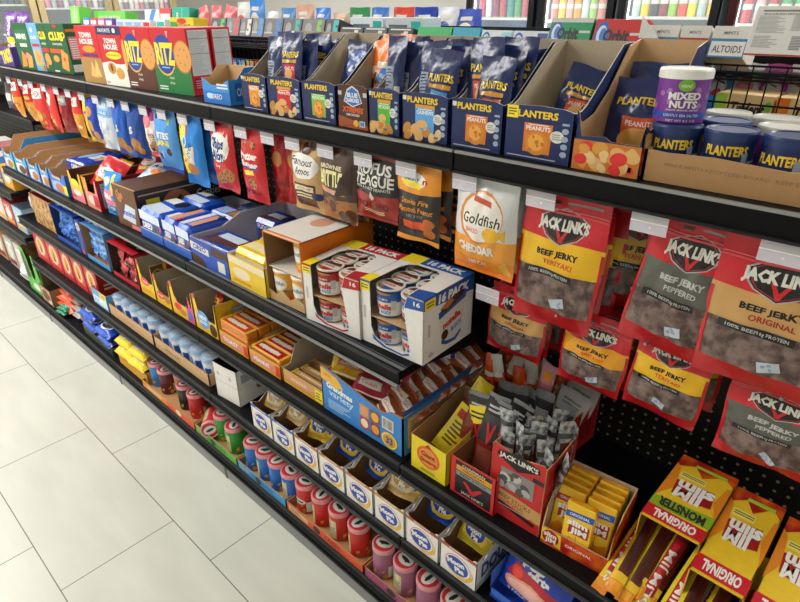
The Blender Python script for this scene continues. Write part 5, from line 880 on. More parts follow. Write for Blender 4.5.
# --- third shelf ------------------------------------------------------------------------
at(bag(.2, .15, .1, [(1, '#cfcac0')], [('blobs', 3, .15, .1, .85, .6, 14, .02, ['cream', '#b9b2a6', 'offwhite']), ('e', .5, .7, .3, .12, '#e8e8ea')], 501), 'snack_bag', 'whitish clear bag of pale snacks at the far end of the third shelf', 'snack bag', -1.71, .1, S3)
def frontbox(w, d, h, out, inside, content, top, label, x, y, z, name='wrapped_candy_box', frontart=(), sideart=()):
    t = empty(name, label, 'display box', (x, y, z+E_)); S = boxS(w, d, h); m = MB()
    m.prism([(0, 0), (1, 0), (1, 1), (0, 1)], S['top'][0], .003, out, inside); m.art(*S['top'], top)
    for k in ('side', 'lside', 'back'): m.prism([(0, 0), (1, 0), (1, 1), (0, 1)], S[k][0], .003, out, inside)
    m.art(*S['side'], list(sideart)); m.prism([(0, 0), (1, 0), (1, .12), (0, .12)], S['front'][0], .003, out, inside); m.art(*S['front'], list(frontart)); m.box((-w/2+.003, -d/2+.003, 0), (w/2-.003, d/2-.003, .003), inside); m.build('box_shell', t)
    return t
def wraps(n, x0, x1, y0, y1, z, col, name, label, grp, sd, art=(), sz=(.075, .05, .034)):
    m = bag(sz[0], sz[1], sz[2], [(1, col)], art, sd, nu=6, nv=6, sub=5, kind='pillow', top=.12, bot=.12); rr = random.Random(sd); base = None
    nx = max(1, int((x1-x0)/sz[0]*1.25)); 
    for k in range(n):
        i = k % nx; j = (k//nx) % 2; l = k//(2*nx)
        loc = (x0+(x1-x0)*(i+.5+.12*rr.uniform(-1, 1))/nx, y0+(y1-y0)*(j+.3), z+l*sz[1]*.78+.004*rr.random()); rot = (rr.uniform(-.5, -.1), rr.uniform(-.5, .5), rr.uniform(-.4, .4))
        if base is None: base = at(m, name, label, 'wrapped sweet' if 'sweet' in name else 'snack pack', *loc, group=grp); base.rotation_euler = rot
        else: copy_tree(base, loc, rot)
m = carton(.31, .3, .155, {'*': '#c9a06a', '-y': 'cookiebits', '+z': '#b3202a'}, dict(front=[('r', .8, 0, 1, .3, 'mustard')], top=[('r', .2, .2, .7, .8, '#d8352f'), ('e', .6, .5, .15, .3, 'char'), ('r', .85, 0, 1, .4, 'gold')])); at(m, 'pretzel_carton', 'big carton with pretzel picture front and red top on the third shelf', 'snack box', -1.485, .185, S3)
frontbox(.29, .3, .165, '#1f4fb4', 'navy', 'bluewrap', [('r', .1, .1, .6, .7, '#2f6fd8'), ('e', .75, .4, .15, .3, '#16397f')], 'royal blue display box filled with blue foil sweets', -1.17, .17, S3)
wraps(36, -1.3, -1.04, .024, .1, S3+.006, 'bluewrap', 'foil_sweet', 'blue foil wrapped sweets heaped in the royal blue box', 'blue foil sweets', 11)
m = carton(.05, .28, .16, '#23408f', dict(front=[('e', .5, .82, .45, .12, 'lgrey'), T('MINT', .5, .82, .06, 'navy', w=.7), ('r', .2, .05, .8, .15, 'bred')])); at(m, 'tall_candy_carton', 'narrow dark blue carton with grey badge between the two blue sweet boxes', 'candy box', -.992, .16, S3)
frontbox(.235, .3, .16, '#4d9ad8', 'dkraft', 'lbluewrap', [('r', .05, .05, .95, .5, '#6fb2e6'), T('CHIPS', .5, .3, .25, 'white', w=.7, b=.06)], 'sky blue display box filled with pale blue foil packs', -.84, .17, S3, sideart=[('r', .2, .2, .8, .8, 'lblue')])
wraps(28, -.945, -.735, .024, .1, S3+.006, 'lbluewrap', 'foil_pack', 'pale blue foil snack packs heaped in the sky blue box', 'pale blue foil packs', 12)
t = frontbox(.235, .3, .145, '#c9202c', 'dbrown', 'redwrap', [('e', .25, .35, .2, .2, 'offwhite'), ('r', .45, .1, .95, .55, '#3a2224'), T('Fudge', .7, .33, .3, 'offwhite', w=.42, b=.06)], 'bright red display box filled with red foil packs', -.578, .17, S3)
wraps(13, -.685, -.475, .024, .1, S3+.006, 'redwrap', 'foil_pack', 'red foil snack packs heaped in the bright red box', 'red foil packs', 13, [('e', .5, .5, .3, .2, 'dbrown'), ('r', .1, .1, .3, .4, 'offwhite')])
YC = [(1, 1), (.97, 1), (.93, .42), (.3, .42), (.18, .6), (.12, 1), (0, 1)]
def ybox(x0, x1, h, label, front, side=(), top=YC, col='#e9bd2a', inn='kgrey', d=.3):
    return at(open_box(x1-x0, d, h, h, col, inn, dict(front=front, side=side), top, [(0, h), (1, h)], t=.0025), 'cracker_display_box', label, 'display box', (x0+x1)/2, .022+d/2, S3)
ybox(-.452, -.335, .135, 'yellow cracker display box with braided brown side, next to the red box', [('e', .4, .42, .28, .12, 'bred'), T('Toast', .4, .42, .09, 'white', w=.4), ('r', .1, .1, .7, .2, 'mustard'), ('r', .0, .85, .12, 1, 'bred')],
     [('r', 0, 0, .16, 1, '#6a4524')]+[('p', [(.01, .06+.12*k), (.08, .14+.12*k), (.15, .06+.12*k), (.15, .1+.12*k), (.08, .19+.12*k), (.01, .1+.12*k)], 'tan') for k in range(7)]+[('r', .2, .8, 1, 1, '#b3202a'), ('lines', .3, .85, .9, .95, 1, 'white'), ('e', .6, .55, .34, .2, 'dgreen'), ('r', .38, .46, .85, .64, '#b3202a'), T('CRACKERS', .62, .55, .12, 'cream', w=.42)])
ybox(-.328, -.215, .11, 'yellow cracker display box with low cut front, second of the yellow row', [('e', .35, .35, .25, .14, 'bred'), ('e', .75, .3, .2, .14, 'cookie'), T('Snack', .35, .35, .08, 'white', w=.34), ('r', 0, .8, .12, 1, 'bred')])
ybox(-.208, -.055, .12, 'yellow cracker display box with pink and blue burst, third of the yellow row', [('e', .3, .3, .18, .12, 'bred'), ('e', .5, .2, .15, .1, 'cookie'), ('p', [(.7, 0), (.68, .5), (.78, .42), (.82, .85), (.9, .5), (1, .6), (1, 0)], '#e0567a'), ('p', [(.74, .1), (.8, .5), (.95, .3), (.9, .05)], '#4a6fd0'), ('r', .0, .85, .1, 1, 'bred')])
ybox(-.048, .092, .125, 'yellow cracker display box with sky blue badge holding red packs', [('e', .38, .36, .27, .26, '#5f9fe0'), T('NEW', .38, .42, .12, 'white', w=.36, b=.04), ('lines', .2, .22, .55, .32, 2, 'white'), ('e', .8, .2, .16, .18, 'choc'), ('r', 0, .9, .12, 1, 'bred')], [('r', .2, .15, .8, .8, '#a9a79c'), ('lines', .22, .2, .78, .75, 6, 'offwhite')])
wraps(5, -.03, .075, .05, .16, S3+.035, 'bred', 'cracker_pack', 'red and yellow cracker packs in the sky blue badged box', 'packs in the badged yellow box', 14, [('r', .1, .3, .9, .7, 'byellow'), ('r', .2, .4, .8, .6, 'bred')], sz=(.05, .045, .025))
def packtray(x0, x1, label, n, lay, c1, c2, plab, grp, w2='TOAST', cols=3):
    w = x1-x0; D = .34; at(open_box(w, D, .045, .06, '#e7a92c', 'lkraft', dict(front=[('r', .05, .2, .8, .8, '#d98a80'), T(w2, .4, .5, .3, 'white', w=.5, b=.03), ('r', .84, .1, .97, .9, 'bred')], side=[('r', .1, .2, .9, .8, 'gold')]), None, [(0, .045), (.15, .045), (.2, .06), (1, .06)], t=.0025), 'pack_tray', label, 'display tray', (x0+x1)/2, .022+D/2, S3)
    m = carton(w-.014, .042, .026, {'*': c1, '+z': c2}, dict(top=[('r', 0, 0, .07, 1, 'gold'), ('r', .93, 0, 1, 1, 'gold'), ('lines', .12, .2, .8, .8, 1, 'cream'), T(w2, .45, .5, .4, 'offwhite', w=.5, b=.02), ('r', 0, .9, 1, 1, 'gold')], front=[('r', .05, .2, .9, .8, '#c9772a')]), fin='film', c=.004); first = None
    for l in range(lay):
        for k in range(n - (0 if l < lay-1 else (1 if lay > 2 else 0))):
            loc = ((x0+x1)/2+.001*((k*7) % 3-1), .0495+.0455*k, S3+.004+E_+.0268*l); 
            if first is None: first = at(m, 'cracker_pack', plab, 'cracker pack', 0, 0, 0, group=grp); first.location = loc
            else: copy_tree(first, loc)
packtray(.1, .262, 'yellow and pink tray stacked highest with orange cracker packs', 6, 3, '#e0872a', '#c94a2a', 'orange and red cracker packs stacked in the higher pink tray', 'packs in the higher pink tray')
packtray(.268, .425, 'yellow and pink tray with crimson cracker packs lying in a single tier', 6, 2, '#e2a02a', '#b3222a', 'crimson and yellow cracker packs in the single tier tray', 'packs in the lower pink tray', 'PEANUT')
at(open_box(.18, .35, .045, .115, '#d9a43a', 'kgrey', dict(front=[('r', .05, .3, .75, .85, 'skin'), T('WAFER', .4, .58, .25, 'cream', w=.4), ('r', .8, .1, .97, .9, 'byellow'), ('lines', .82, .2, .95, .8, 3, 'olive')], side=[('r', .1, .1, .9, .35, 'gold')]), None, [(0, .045), (.08, .05), (.14, .1), (.25, .115), (1, .115)], t=.0025), 'pack_tray', 'mostly empty tray with tall kraft side, holding three long packs', 'display tray', .522, .2, S3)
m = carton(.15, .028, .026, '#8a5a34', dict(top=[('r', .06, .2, .94, .8, '#caa05a'), ('lines', .2, .35, .8, .65, 1, 'cream'), ('r', 0, 0, .05, 1, 'gold')], front=[('r', .1, .2, .9, .8, '#a9743a')]), fin='film', c=.004); f = at(m, 'wafer_pack', 'long brown and gold wafer packs in the mostly empty tray', 'wafer pack', .521, .055, S3+.004, group='three wafer packs'); copy_tree(f, (.524, .09, S3+.0046), (0, 0, .05)); copy_tree(f, (.518, .126, S3+.0046), (0, 0, -.02))
# blue variety case with bagged cakes
w, D = .292, .345
m = open_box(w, D, .135, .13, '#3f84cf', 'kraft', dict(front=[('p', [(0, .72), (0, 1), (.22, .9), (.3, .72), (.2, .66)], 'gold'), T('NEW', .09, .86, .07, 'bred', w=.1), T('Grandmas', .24, .63, .12, 'white', w=.34, b=.045, rot=-3), T('variety', .26, .48, .14, '#bcdcf6', w=.32, b=.02, rot=-3), ('lines', .08, .1, .42, .32, 5, '#a9cdf0')]+[('r', .5+.13*(i % 2), .12+.28*(i//2), .61+.13*(i % 2), .38+.28*(i//2), ['#b5402f', '#7a3a5a', '#d29a4c', '#8f4a35'][i]) for i in range(4)]+[('e', .555+.13*(i % 2), .25+.28*(i//2), .045, .1, ['cream', 'amber', 'skin', 'gold'][i]) for i in range(4)]+[('r', .77, .42, .9, .68, 'offwhite'), ('bars', .78, .45, .89, .65, 12, 'char'), ('e', .85, .2, .09, .17, 'byellow'), ('e', .85, .2, .075, .14, 'mustard'), T('33', .85, .2, .14, '#2a4a9a', w=.08, b=.05)],
    side=[('r', .05, .12, .95, .78, 'lkraft'), ('lines', .08, .45, .6, .7, 4, '#7a6a52'), ('r', 0, .88, 1, 1, '#2a5fa5')]), [(1, .86), (.86, .84), (.8, .76), (.74, .74), (.2, .96), (.12, .99), (0, 1)], [(0, .116), (1, .13)], t=.004); at(m, 'variety_case', 'blue variety display case of individually bagged cakes', 'display case', .757, .195, S3)
def cake(col, x, y, z, rz, rx, ry, lab, grp, sd, big=1):
    m = bag(.105*big, .07*big, .036, [(.12, col), (1, col)], [('r', .15, .35, .85, .68, 'offwhite' if sd % 2 else 'cookie'), T('Cookies', .5, .52, .14, 'bred' if sd % 2 else 'white', w=.5), ('r', .05, .05, .95, .1, '#e8e4dc')], sd, nu=8, nv=8, sub=6, top=.13, bot=.13); return at(m, 'bagged_cake', lab, 'bagged cake', x, y, z, rz, rx, ry, grp)
for k, (x, y, z, rz, rx, ry) in enumerate([(.66, .07, .078, .5, -.7, .2), (.69, .13, .085, .35, -.8, .1), (.72, .2, .09, .3, -.9, 0), (.66, .24, .09, .3, -.9, .1)]): cake('#e3b02f', x, y, S3+z, rz, rx, ry, 'mustard yellow bagged cakes at the far side of the blue variety case', 'yellow bagged cakes', 600+2*k)
for k, (x, y, z, rz) in enumerate([(.735, .07, .055, .3), (.765, .11, .066, .25), (.755, .16, .068, .2)]): cake('#b53a4a', x, y, S3+z, rz, -.75, .1, 'crimson bagged cakes at the middle front of the blue variety case', 'crimson bagged cakes', 611+2*k, .9)
for k, (x, y, z, rz) in enumerate([(.79, .21, .085, .4), (.81, .26, .09, .35), (.76, .27, .09, .3)]): cake('#5a3a86', x, y, S3+z, rz, -.8, 0, 'purple bagged cakes at the back of the blue variety case', 'purple bagged cakes', 621+2*k, .9)
for k in range(14): cake('#a8542e' if k % 3 else '#8f4a2c', .808+.05*(k % 2), .045+.021*k, S3+.062+.006*(k % 3)+.003*k, -.5+.1*(k % 3), -.98, .1, 'rust brown bagged cakes ranked along the near side of the blue variety case', 'brown bagged cakes', 631+k*2, .85)
# --- fourth shelf -----------------------------------------------------------------------
red = [('r', .12, .15, .88, .85, '#d8574f'), ('e', .5, .5, .3, .3, 'cream'), ('e', .5, .48, .2, .22, 'amber'), ('p', [(.42, .3), (.5, .62), (.58, .3)], 'brown'), T('ANIMAL', .5, .9, .07, 'white', w=.7)]
for k, (x0, x1, c, lab) in enumerate([(-1.82, -1.64, '#c9302c', 'red cookie carton furthest along the fourth shelf'), (-1.63, -1.45, '#cc2f2d', 'red cookie carton with grey top band, second on the fourth shelf'), (-1.44, -1.3, '#c22a2b', 'red cookie carton in the middle of five on the fourth shelf'), (-1.29, -1.15, '#c92f2f', 'red cookie carton, fourth of five on the fourth shelf'), (-1.14, -.995, '#bd2428', 'red cookie carton with crimson side showing, last of five')]):
    m = carton(x1-x0, .12, .178, {'*': c, '+x': '#a01d24', '+z': '#c42a2c'}, dict(front=red, top=[('r', .05, .1, .5, .9, '#b9b2b2' if k % 2 else '#d84a44'), ('lines', .6, .2, .9, .8, 3, 'offwhite')], side=[('lines', .2, .3, .8, .5, 2, 'offwhite')])); at(m, 'cookie_carton', lab, 'cookie box', (x0+x1)/2, .098, S4)
m = open_box(.165, .3, .08, .085, '#5fa8dc', 'tan', dict(front=[('r', .05, .1, .95, .6, '#dfeaf2'), ('lines', .1, .2, .6, .5, 3, '#5fa8dc'), ('r', .55, .66, .98, .98, 'byellow'), T('2/$1', .76, .82, .18, 'char', w=.3)], side=[('r', .2, .2, .8, .7, '#2f7fc4')]), None, [(0, .08), (1, .085)]); at(m, 'display_tray', 'pale blue tray with yellow price patch beside the film-lidded cups', 'display tray', -.955, .17, S4)
for k, (x0, x1, lab) in enumerate([(-.865, -.455, 'brown kraft tray of film-lidded cups next to the pale blue tray'), (-.445, -.035, 'brown kraft tray of film-lidded cups next to the white open box')]):
    m = open_box(x1-x0, .3, .05, .05, 'lkraft', 'kraft', dict(front=[T('CEREAL CUPS', .35, .5, .2, 'brown', w=.3) if k else ('lines', .3, .4, .6, .6, 1, 'kraft')]), None, [(0, .05), (1, .05)], t=.004); at(m, 'kraft_tray', lab, 'cardboard tray', (x0+x1)/2, .172, S4)
    for j in range(2):
        for i in range(5):
            x = x0+.047+.079*i
            if (k, i, j) == (0, 0, 0):
                cup = empty('cereal_cup', '', 'cereal cup', (0, 0, 0)); b = can(.0375, .088, '#e9edf3', 'white', [('r', .3, .1, .42, .8, '#2f62c0'), ('r', .47, .2, .58, .65, '#2f62c0'), ('r', .66, .1, .75, .8, '#8fb4e0'), ('r', 0, .85, 1, .95, '#b9cde6')], rb=.033); b.build('body', cup)
                l = lid(.0375, .014, .076, 'blueclear', rim=.0012, items=[('e', .5, .5, .46, .46, '#bcd4ee'), ('e', .4, .55, .2, .3, '#d6e4f4')]); l.build('film_lid', cup); q = cup
            else: q = copy_tree(cup)
            q.location = (x, .07+.085*j, S4+.0052+E_); q.rotation_euler = (0, 0, .35+.2*(i % 2)); q['label'] = ['cups with pale blue film lids in the tray next to the pale blue box', 'cups with pale blue film lids in the tray next to the white open box'][k]; q['group'] = q['label']
m = open_box(.125, .15, .14, .14, '#e4e1dc', 'dbrown', dict(front=[('e', .2, .72, .06, .06, 'lgrey'), ('e', .7, .7, .06, .06, 'lgrey'), ('r', 0, .5, 1, .515, 'lgrey')], side=[('r', .1, .6, .45, .85, 'lgrey'), ('lines', .12, .62, .43, .83, 4, 'grey'), ('e', .75, .55, .28, .3, '#6a4632'), ('e', .85, .6, .2, .2, '#5a3826'), ('e', .6, .35, .1, .1, '#7a5640'), ('r', 0, .5, .5, .51, 'lgrey')]), [(1, 1), (.5, .98), (0, 1)], [(0, .14), (1, .14)], t=.003); at(m, 'white_carton', 'plain white open carton with chocolate picture on its side, before the round-logo cartons', 'display box', .078, .098, S4, .1)
# --- white pie cartons
def pie(i, x, band, label, content, open_=True):
    w = .105; m = open_box(w, .2, .095, .1, {'*': '#e7e4df'}, 'dkraft', dict(front=[('r', 0, .86, 1, .97, band), ('lines', .25, .88, .75, .95, 1, 'offwhite'), ('e', .56, .38, .36, .34, '#e8b83a'), ('e', .5, .42, .38, .36, '#e7e4df'), ('e', .5, .44, .36, .35, '#c94a3a'), ('e', .5, .44, .345, .33, '#e7e4df'), ('e', .48, .43, .31, .29, '#2a4aa5'), ('p', [(.2, .18), (.5, .05), (.86, .2), (.9, .42), (.75, .2), (.5, .12)], '#e8b83a'), T('Moon', .44, .52, .15, 'white', w=.48, b=.06, rot=10), T('Pie', .55, .33, .15, 'white', w=.26, b=.06, rot=10)], side=[('r', 0, 0, 1, .2, 'lgrey'), T('DOUBLE', .5, .5, .4, '#33447f', w=.8, b=.04), ('r', 0, .9, 1, 1, '#d9d5cf')]),
        [(1, 1), (.93, 1), (.85, .92), (.62, .9), (.38, .9), (.15, .92), (.07, 1), (0, 1)], [(0, .095), (.15, .08), (.3, .1), (1, .1)], edge='#e7e4df'); at(m, 'pie_carton', label, 'pie box', x, .105, S4)
    for k, (c, x_, y, z, rz, rx) in enumerate(content):
        p = bag(.092, .085, .03, [(1, c)], [('e', .5, .5, .4, .36, '#f0cc4a' if c != '#d7b070' else 'cream'), ('e', .5, .56, .33, .25, '#2a4aa5' if c != '#d7b070' else '#caa050'), T('Moon', .48, .6, .15, 'white', w=.45, b=.05), T('Pie', .55, .42, .15, 'white', w=.25, b=.05)], 700+10*i+k, nu=8, nv=8, sub=6, top=.13, bot=.13)
        at(p, 'wrapped_pie', 'wrapped pies in the %s' % label.replace('white pie carton', 'pie carton').replace(' at the end of its row', '').replace('beside the plain white box', 'of the row'), 'wrapped pie', x+x_, .06+.25*y, S4+.03+.3*z, rz*.6, rx*.5, 0, 'pies in carton: '+label[:50])
BB, YB_ = '#274a9c', '#d7b070'
PI_ = [('#3a5aa8', 'first white pie carton beside the plain white box, blue band', [(YB_, 0, -.03, .05, .2, -1), (BB, .01, .03, .06, -.1, -.9)]), ('#3a5aa8', 'second white pie carton, blue band and pale wrapped pies', [(YB_, -.005, -.02, .055, .1, -1), (BB, 0, .04, .06, 0, -.9)]), ('#b5744a', 'third white pie carton, tan band, yellow and blue pie inside', [('#e0b83a', -.01, -.01, .035, .3, -1), (BB, .01, .04, .045, 0, -.9)]), ('#b5744a', 'fourth white pie carton, tan band, dark blue pie inside', [(BB, 0, .02, .035, .1, -1)]),
    ('#b5744a', 'fifth white pie carton, tan band, pie standing at the back', [(BB, .005, .025, .04, -.1, -.85)]), ('#c08a4a', 'sixth white pie carton, golden band, crinkled tan pies on top', [(YB_, -.01, -.02, .062, .2, -1.1), ('#e0b83a', .01, .05, .06, -.2, -.9)]), ('#a5503a', 'seventh white pie carton, rust band, half empty', [(BB, .005, .03, .03, .1, -1)]), ('#a5503a', 'eighth white pie carton at the end of its row, rust band', [('#d2c23a', 0, .0, .04, -.1, -.8)])]
for i, (b, l, c) in enumerate(PI_): pie(i, .312+.1115*i, b, l, c)
# pastry bags in blue trays
m = open_box(.19, .3, .03, .08, '#3f6fd0', 'rblue', dict(front=[('r', 0, 0, 1, .3, 'rblue')], lside=[('r', 0, 0, 1, 1, '#4f7fdc')]), None, [(0, .03), (.3, .05), (1, .08)], t=.003); at(m, 'display_tray', 'bright blue tray of pastry bags at the end of the pie cartons', 'display tray', 1.27, .17, S4)
PT = [('r', .1, .86, .9, .96, '#d9a59a'), ('lines', .1, .78, .9, .84, 1, '#8fb0f0'), T('pop', .46, .62, .11, 'white', w=.36, b=.07), T('tarts', .58, .5, .09, 'white', w=.34, b=.06), ('p', [(.08, .3), (.2, .52), (.9, .4), (.85, .24)], '#b5232f'), ('e', .25, .4, .1, .08, 'bred'), ('e', .5, .2, .42, .14, 'skin'), ('e', .5, .2, .36, .1, '#eab0a8'), ('r', .0, .02, .6, .1, '#2a52c0'), T('8 PACK', .3, .06, .05, 'white', w=.3)]
at(bag(.165, .17, .06, [(1, '#1d3fae')], PT, 720), 'pastry_bag', 'royal blue pastry bag with pink icing picture leaning out of the blue tray', 'snack bag', 1.262, .038, S4+.014, -.12, -.42)
at(bag(.165, .17, .06, [(1, '#1d3fae')], PT, 721), 'pastry_bag', 'royal blue pastry bag tucked behind the leaning one', 'snack bag', 1.268, .22, S4+.012, .0, -.4)
m = open_box(.19, .3, .04, .08, '#4a4c55', 'navy', dict(front=[('r', .1, .2, .9, .8, '#2b3f7a')]), None, [(0, .04), (1, .08)], t=.003); at(m, 'display_tray', 'dark grey tray of pastry bags under the snack stick carton', 'display tray', 1.475, .17, S4)
at(bag(.165, .17, .06, [(1, '#1b3c9c')], [('r', .1, .8, .9, .95, '#6a5a5a'), T('pop', .46, .6, .12, 'lblue', w=.4, b=.07)], 722), 'pastry_bag', 'blue pastry bag lying in the dark grey tray', 'snack bag', 1.475, .05, S4+.014, .05, -.5)
# --- bottom deck ------------------------------------------------------------------------
Z = S1
at(bag(.2, .16, .08, [(1, '#d8b8b4')], [('blobs', 4, .1, .1, .9, .9, 12, .02, ['offwhite', 'pink', '#c7a0a0']), ('r', .2, .6, .8, .8, 'red')], 801), 'snack_bag', 'pink and white snack bag at the far end of the bottom deck', 'snack bag', -2.22, .12, Z+.01, 0, -.1)
at(bag(.2, .12, .08, [(1, '#c9c4bc')], [('e', .5, .5, .3, .3, 'white'), ('r', .1, .1, .9, .2, 'grey')], 802), 'snack_bag', 'grey white snack bag lying on the far bottom deck before the green stand', 'snack bag', -2.2, .02, Z+.02, 0, -.7)
t = empty('cutout_stand', 'green edged cut-out cardboard stand on the bottom deck', 'display stand', (-1.985, .13, Z+E_)); S = boxS(.28, .22, .27)
m = MB(); m.prism([(0, 0), (1, 0), (1, .35), (.9, .3), (.8, .55), (.72, .9), (.66, .95), (.62, .5), (.5, .3), (.36, .35), (.3, .75), (.2, .98), (0, 1)], S['front'][0], .004, '#4fb040', 'dkraft', '#6fd050'); m.art(*S['front'], [('p', [(.06, .3), (.06, .9), (.18, .92), (.28, .6), (.32, .34)], '#3a3a34'), ('e', .5, .18, .2, .08, 'offwhite'), T('SNACKS', .5, .12, .06, 'white', w=.5)]); m.build('front_panel', t)
m = MB(); m.prism([(0, 0), (1, 0), (1, 1), (0, .95)], S['side'][0], .004, '#5a4a34', 'dkraft', '#6fd050'); m.prism([(0, 0), (1, 0), (1, 1), (0, 1)], S['back'][0], .004, 'dkraft'); m.prism([(0, 0), (1, 0), (1, 1), (0, 1)], S['lside'][0], .004, '#3f8f34', 'dkraft'); m.build('body', t)
at(bag(.12, .12, .05, [(1, '#e6e8ea')], [('e', .5, .5, .3, .3, 'silver')], 803, nu=8, nv=8), 'foil_bag', 'silver white foil bag inside the green cut-out stand', 'snack bag', -1.985, .12, Z+.012, 0, -.3)
at(carton(.1, .2, .15, 'dorange', dict(front=[('r', .1, .2, .9, .6, 'amber')])), 'snack_carton', 'plain orange carton behind the brown tray and green stand', 'snack box', -1.78, .33, Z)
m = open_box(.17, .22, .1, .13, '#8a6a48', 'dbrown', dict(front=[('r', .1, .1, .9, .9, 'skin'), ('e', .5, .5, .35, .35, 'brown'), ('r', .6, .1, .9, .3, 'cream')], lside=[('r', .1, .1, .9, .6, 'tan')]), None, [(0, .1), (1, .13)]); at(m, 'display_tray', 'brown cardboard tray with bread-like picture beside the orange packets', 'display tray', -1.82, .125, Z)
def packs(n, x, y, dz, col, art, name, lab, grp, sd, w=.15, h=.12, d=.035, rz=0, z0=.004, jit=.2):
    m = bag(w, h, d, [(1, col)], art, sd, nu=8, nv=8, sub=6, kind='block', wr=.7); rr = random.Random(sd); f = None
    for k in range(n):
        loc = (x+rr.uniform(-.008, .008), y+.01*k, Z+z0+d*.75+dz*k); rot = (-PI/2+.06, rr.uniform(-.05, .05), rz+rr.uniform(-jit, jit))
        if f is None: f = at(m, name, lab, 'snack pack', *loc, group=grp); f.rotation_euler = rot
        else: copy_tree(f, loc, rot)
packs(5, -1.62, .03, .034, '#e2562e', [('e', .5, .5, .3, .3, 'amber'), ('r', .1, .2, .9, .3, 'offwhite')], 'snack_packet', 'orange snack packets stacked beside the brown tray', 'orange packets on the bottom deck', 811, .19, .15, .04, jit=.08)
packs(2, -1.6, .0, .02, '#1f7a4f', [('r', .2, .3, .8, .6, 'teal')], 'snack_packet', 'green snack packets lying in front of the orange stack', 'green packets on the bottom deck', 812, .1, .05, .02)
packs(6, -1.475, .035, .034, '#9a948e', [('e', .5, .5, .3, .3, 'offwhite'), ('r', .1, .6, .9, .8, 'char')], 'snack_packet', 'grey snack packets stacked between orange and violet ones', 'grey packets on the bottom deck', 813, .09, .14, .04, jit=.05)
packs(7, -1.34, .04, .034, '#4f3f86', [('e', .5, .5, .3, .3, 'lilac'), ('r', .1, .1, .9, .2, 'grey')], 'snack_packet', 'violet snack packets stacked behind the blue cookie bags', 'violet packets on the bottom deck', 814, .17, .15, .04, jit=.05)
m = open_box(.345, .3, .04, .05, '#3b4a3c', 'dkraft', dict(front=[('r', .8, 0, 1, 1, '#26402e')]), None, [(0, .04), (1, .05)], t=.003); at(m, 'display_tray', 'dark green low tray of blue cookie bags on the bottom deck', 'display tray', -1.155, .172, Z)
OB = [('e', .5, .27, .34, .16, '#e6e8ee'), ('e', .5, .27, .28, .12, '#3a3c46'), ('e', .62, .26, .16, .09, '#55606e'), ('r', .05, .03, .95, .08, '#2a62d0'), T('OREO', .36, .27, .07, 'white', w=.3, b=.04)]
OK_ = [('blue cookie bag with ringed dark cookie, lying highest in the dark green tray', -1.235, .1, .16), ('blue cookie bag lying low at the near end of the dark green tray', -1.07, .065, .16), ('blue cookie bag supporting the highest one in the dark green tray', -1.24, .035, .155), ('blue cookie bag under the low one at the near end of the dark green tray', -1.07, .02, .16)]
for k, (lab, x, z, w_) in enumerate(OK_): at(bag(w_, .2, .055, [(1, ['#1a46b8', '#1a46b8', '#163a98', '#15348a'][k])], OB, 821+k, kind='block', wr=.8), 'cookie_bag', lab, 'snack bag', x, .014, Z+z+.025, .04-.03*k, -1.38)
m = open_box(.29, .3, .06, .07, '#c98f2c', 'kraft', dict(front=[('r', 0, 0, 1, 1, '#d9a03a'), ('lines', .1, .2, .9, .8, 2, 'mustard')], side=[('r', 0, 0, 1, 1, '#d0952e')]), None, [(0, .06), (1, .07)], t=.003); at(m, 'display_tray', 'amber low tray of yellow cookie bags on the bottom deck', 'display tray', -.765, .172, Z)
YB2 = [('e', .5, .27, .36, .16, 'offwhite'), ('e', .5, .27, .3, .12, '#8a8f98'), ('e', .6, .26, .16, .08, '#c9ccd2'), ('r', .05, .03, .95, .08, 'byellow'), T('OREO', .5, .28, .06, '#2a4a9a', w=.3, b=.04)]
for k, (x, y, z, lab) in enumerate([(-.83, .05, .045, 'yellow cookie bag lying at the far half of the amber tray'), (-.695, .05, .045, 'yellow cookie bag lying at the near half of the amber tray'), (-.83, .04, .012, 'yellow cookie bag under the far one in the amber tray'), (-.695, .04, .012, 'yellow cookie bag under the near one in the amber tray')]): at(bag(.138, .2, .055, [(1, '#e6c62e')], YB2, 830+k, kind='block', wr=.8), 'cookie_bag', lab, 'snack bag', x, y-.033, Z+.055+z*1.6, .04, -1.35)
# crisp cans in coloured trays
def ctray(x0, x1, c, lab, art=()):
    m = open_box(x1-x0-.004, .2, .036, .04, c, 'kraft', dict(front=list(art)), None, [(0, .036), (1, .04)], t=.0025); at(m, 'can_tray', lab, 'display tray', (x0+x1)/2, .106, Z)
lg = lambda c: [('r', .3, .25, .75, .75, c), ('e', .45, .5, .06, .4, 'char'), ('lines', .05, .3, .25, .7, 2, 'tan')]
def crisp(x, y, col, lab, art, rz=0, rot=None, lz=None, grp=None):
    t = empty('crisp_can', lab, 'crisp can', (x, y, Z+.004+E_), rot or (0, 0, rz), grp)
    can(.0348, .112, col, 'red', art, lidh=.012).build('body', t)
    l = lid(.0348, .014, .0995, '#e0999b', rim=.0011, items=[('e', .5, .5, .44, .44, '#c8323c'), ('e', .5, .5, .36, .26, 'offwhite', lz if lz is not None else 25), ('e', .5, .5, .24, .08, 'char', (lz if lz is not None else 25)), ('e', .44, .44, .07, .06, 'char')], ring='#e6c9c6'); l.build('lid', t); return t
LB_ = lambda c, pan='#cfc79a': [('r', .06, .08, .3, .82, pan), ('lines', .08, .12, .28, .78, 9, 'olive'), ('r', .62, .08, .72, .5, 'offwhite'), ('blobs', 5, .36, .12, .6, .4, 6, .008, ['gold', 'amber', c]), ('r', 0, .86, 1, .95, c)]
ctray(-.645, -.2, '#d9862e', 'amber and orange low tray of five different crisp cans', [('r', .5, 0, 1, 1, '#d8532e'), ('lines', .1, .3, .4, .7, 2, 'cream'), ('e', .72, .5, .05, .35, 'cream')])
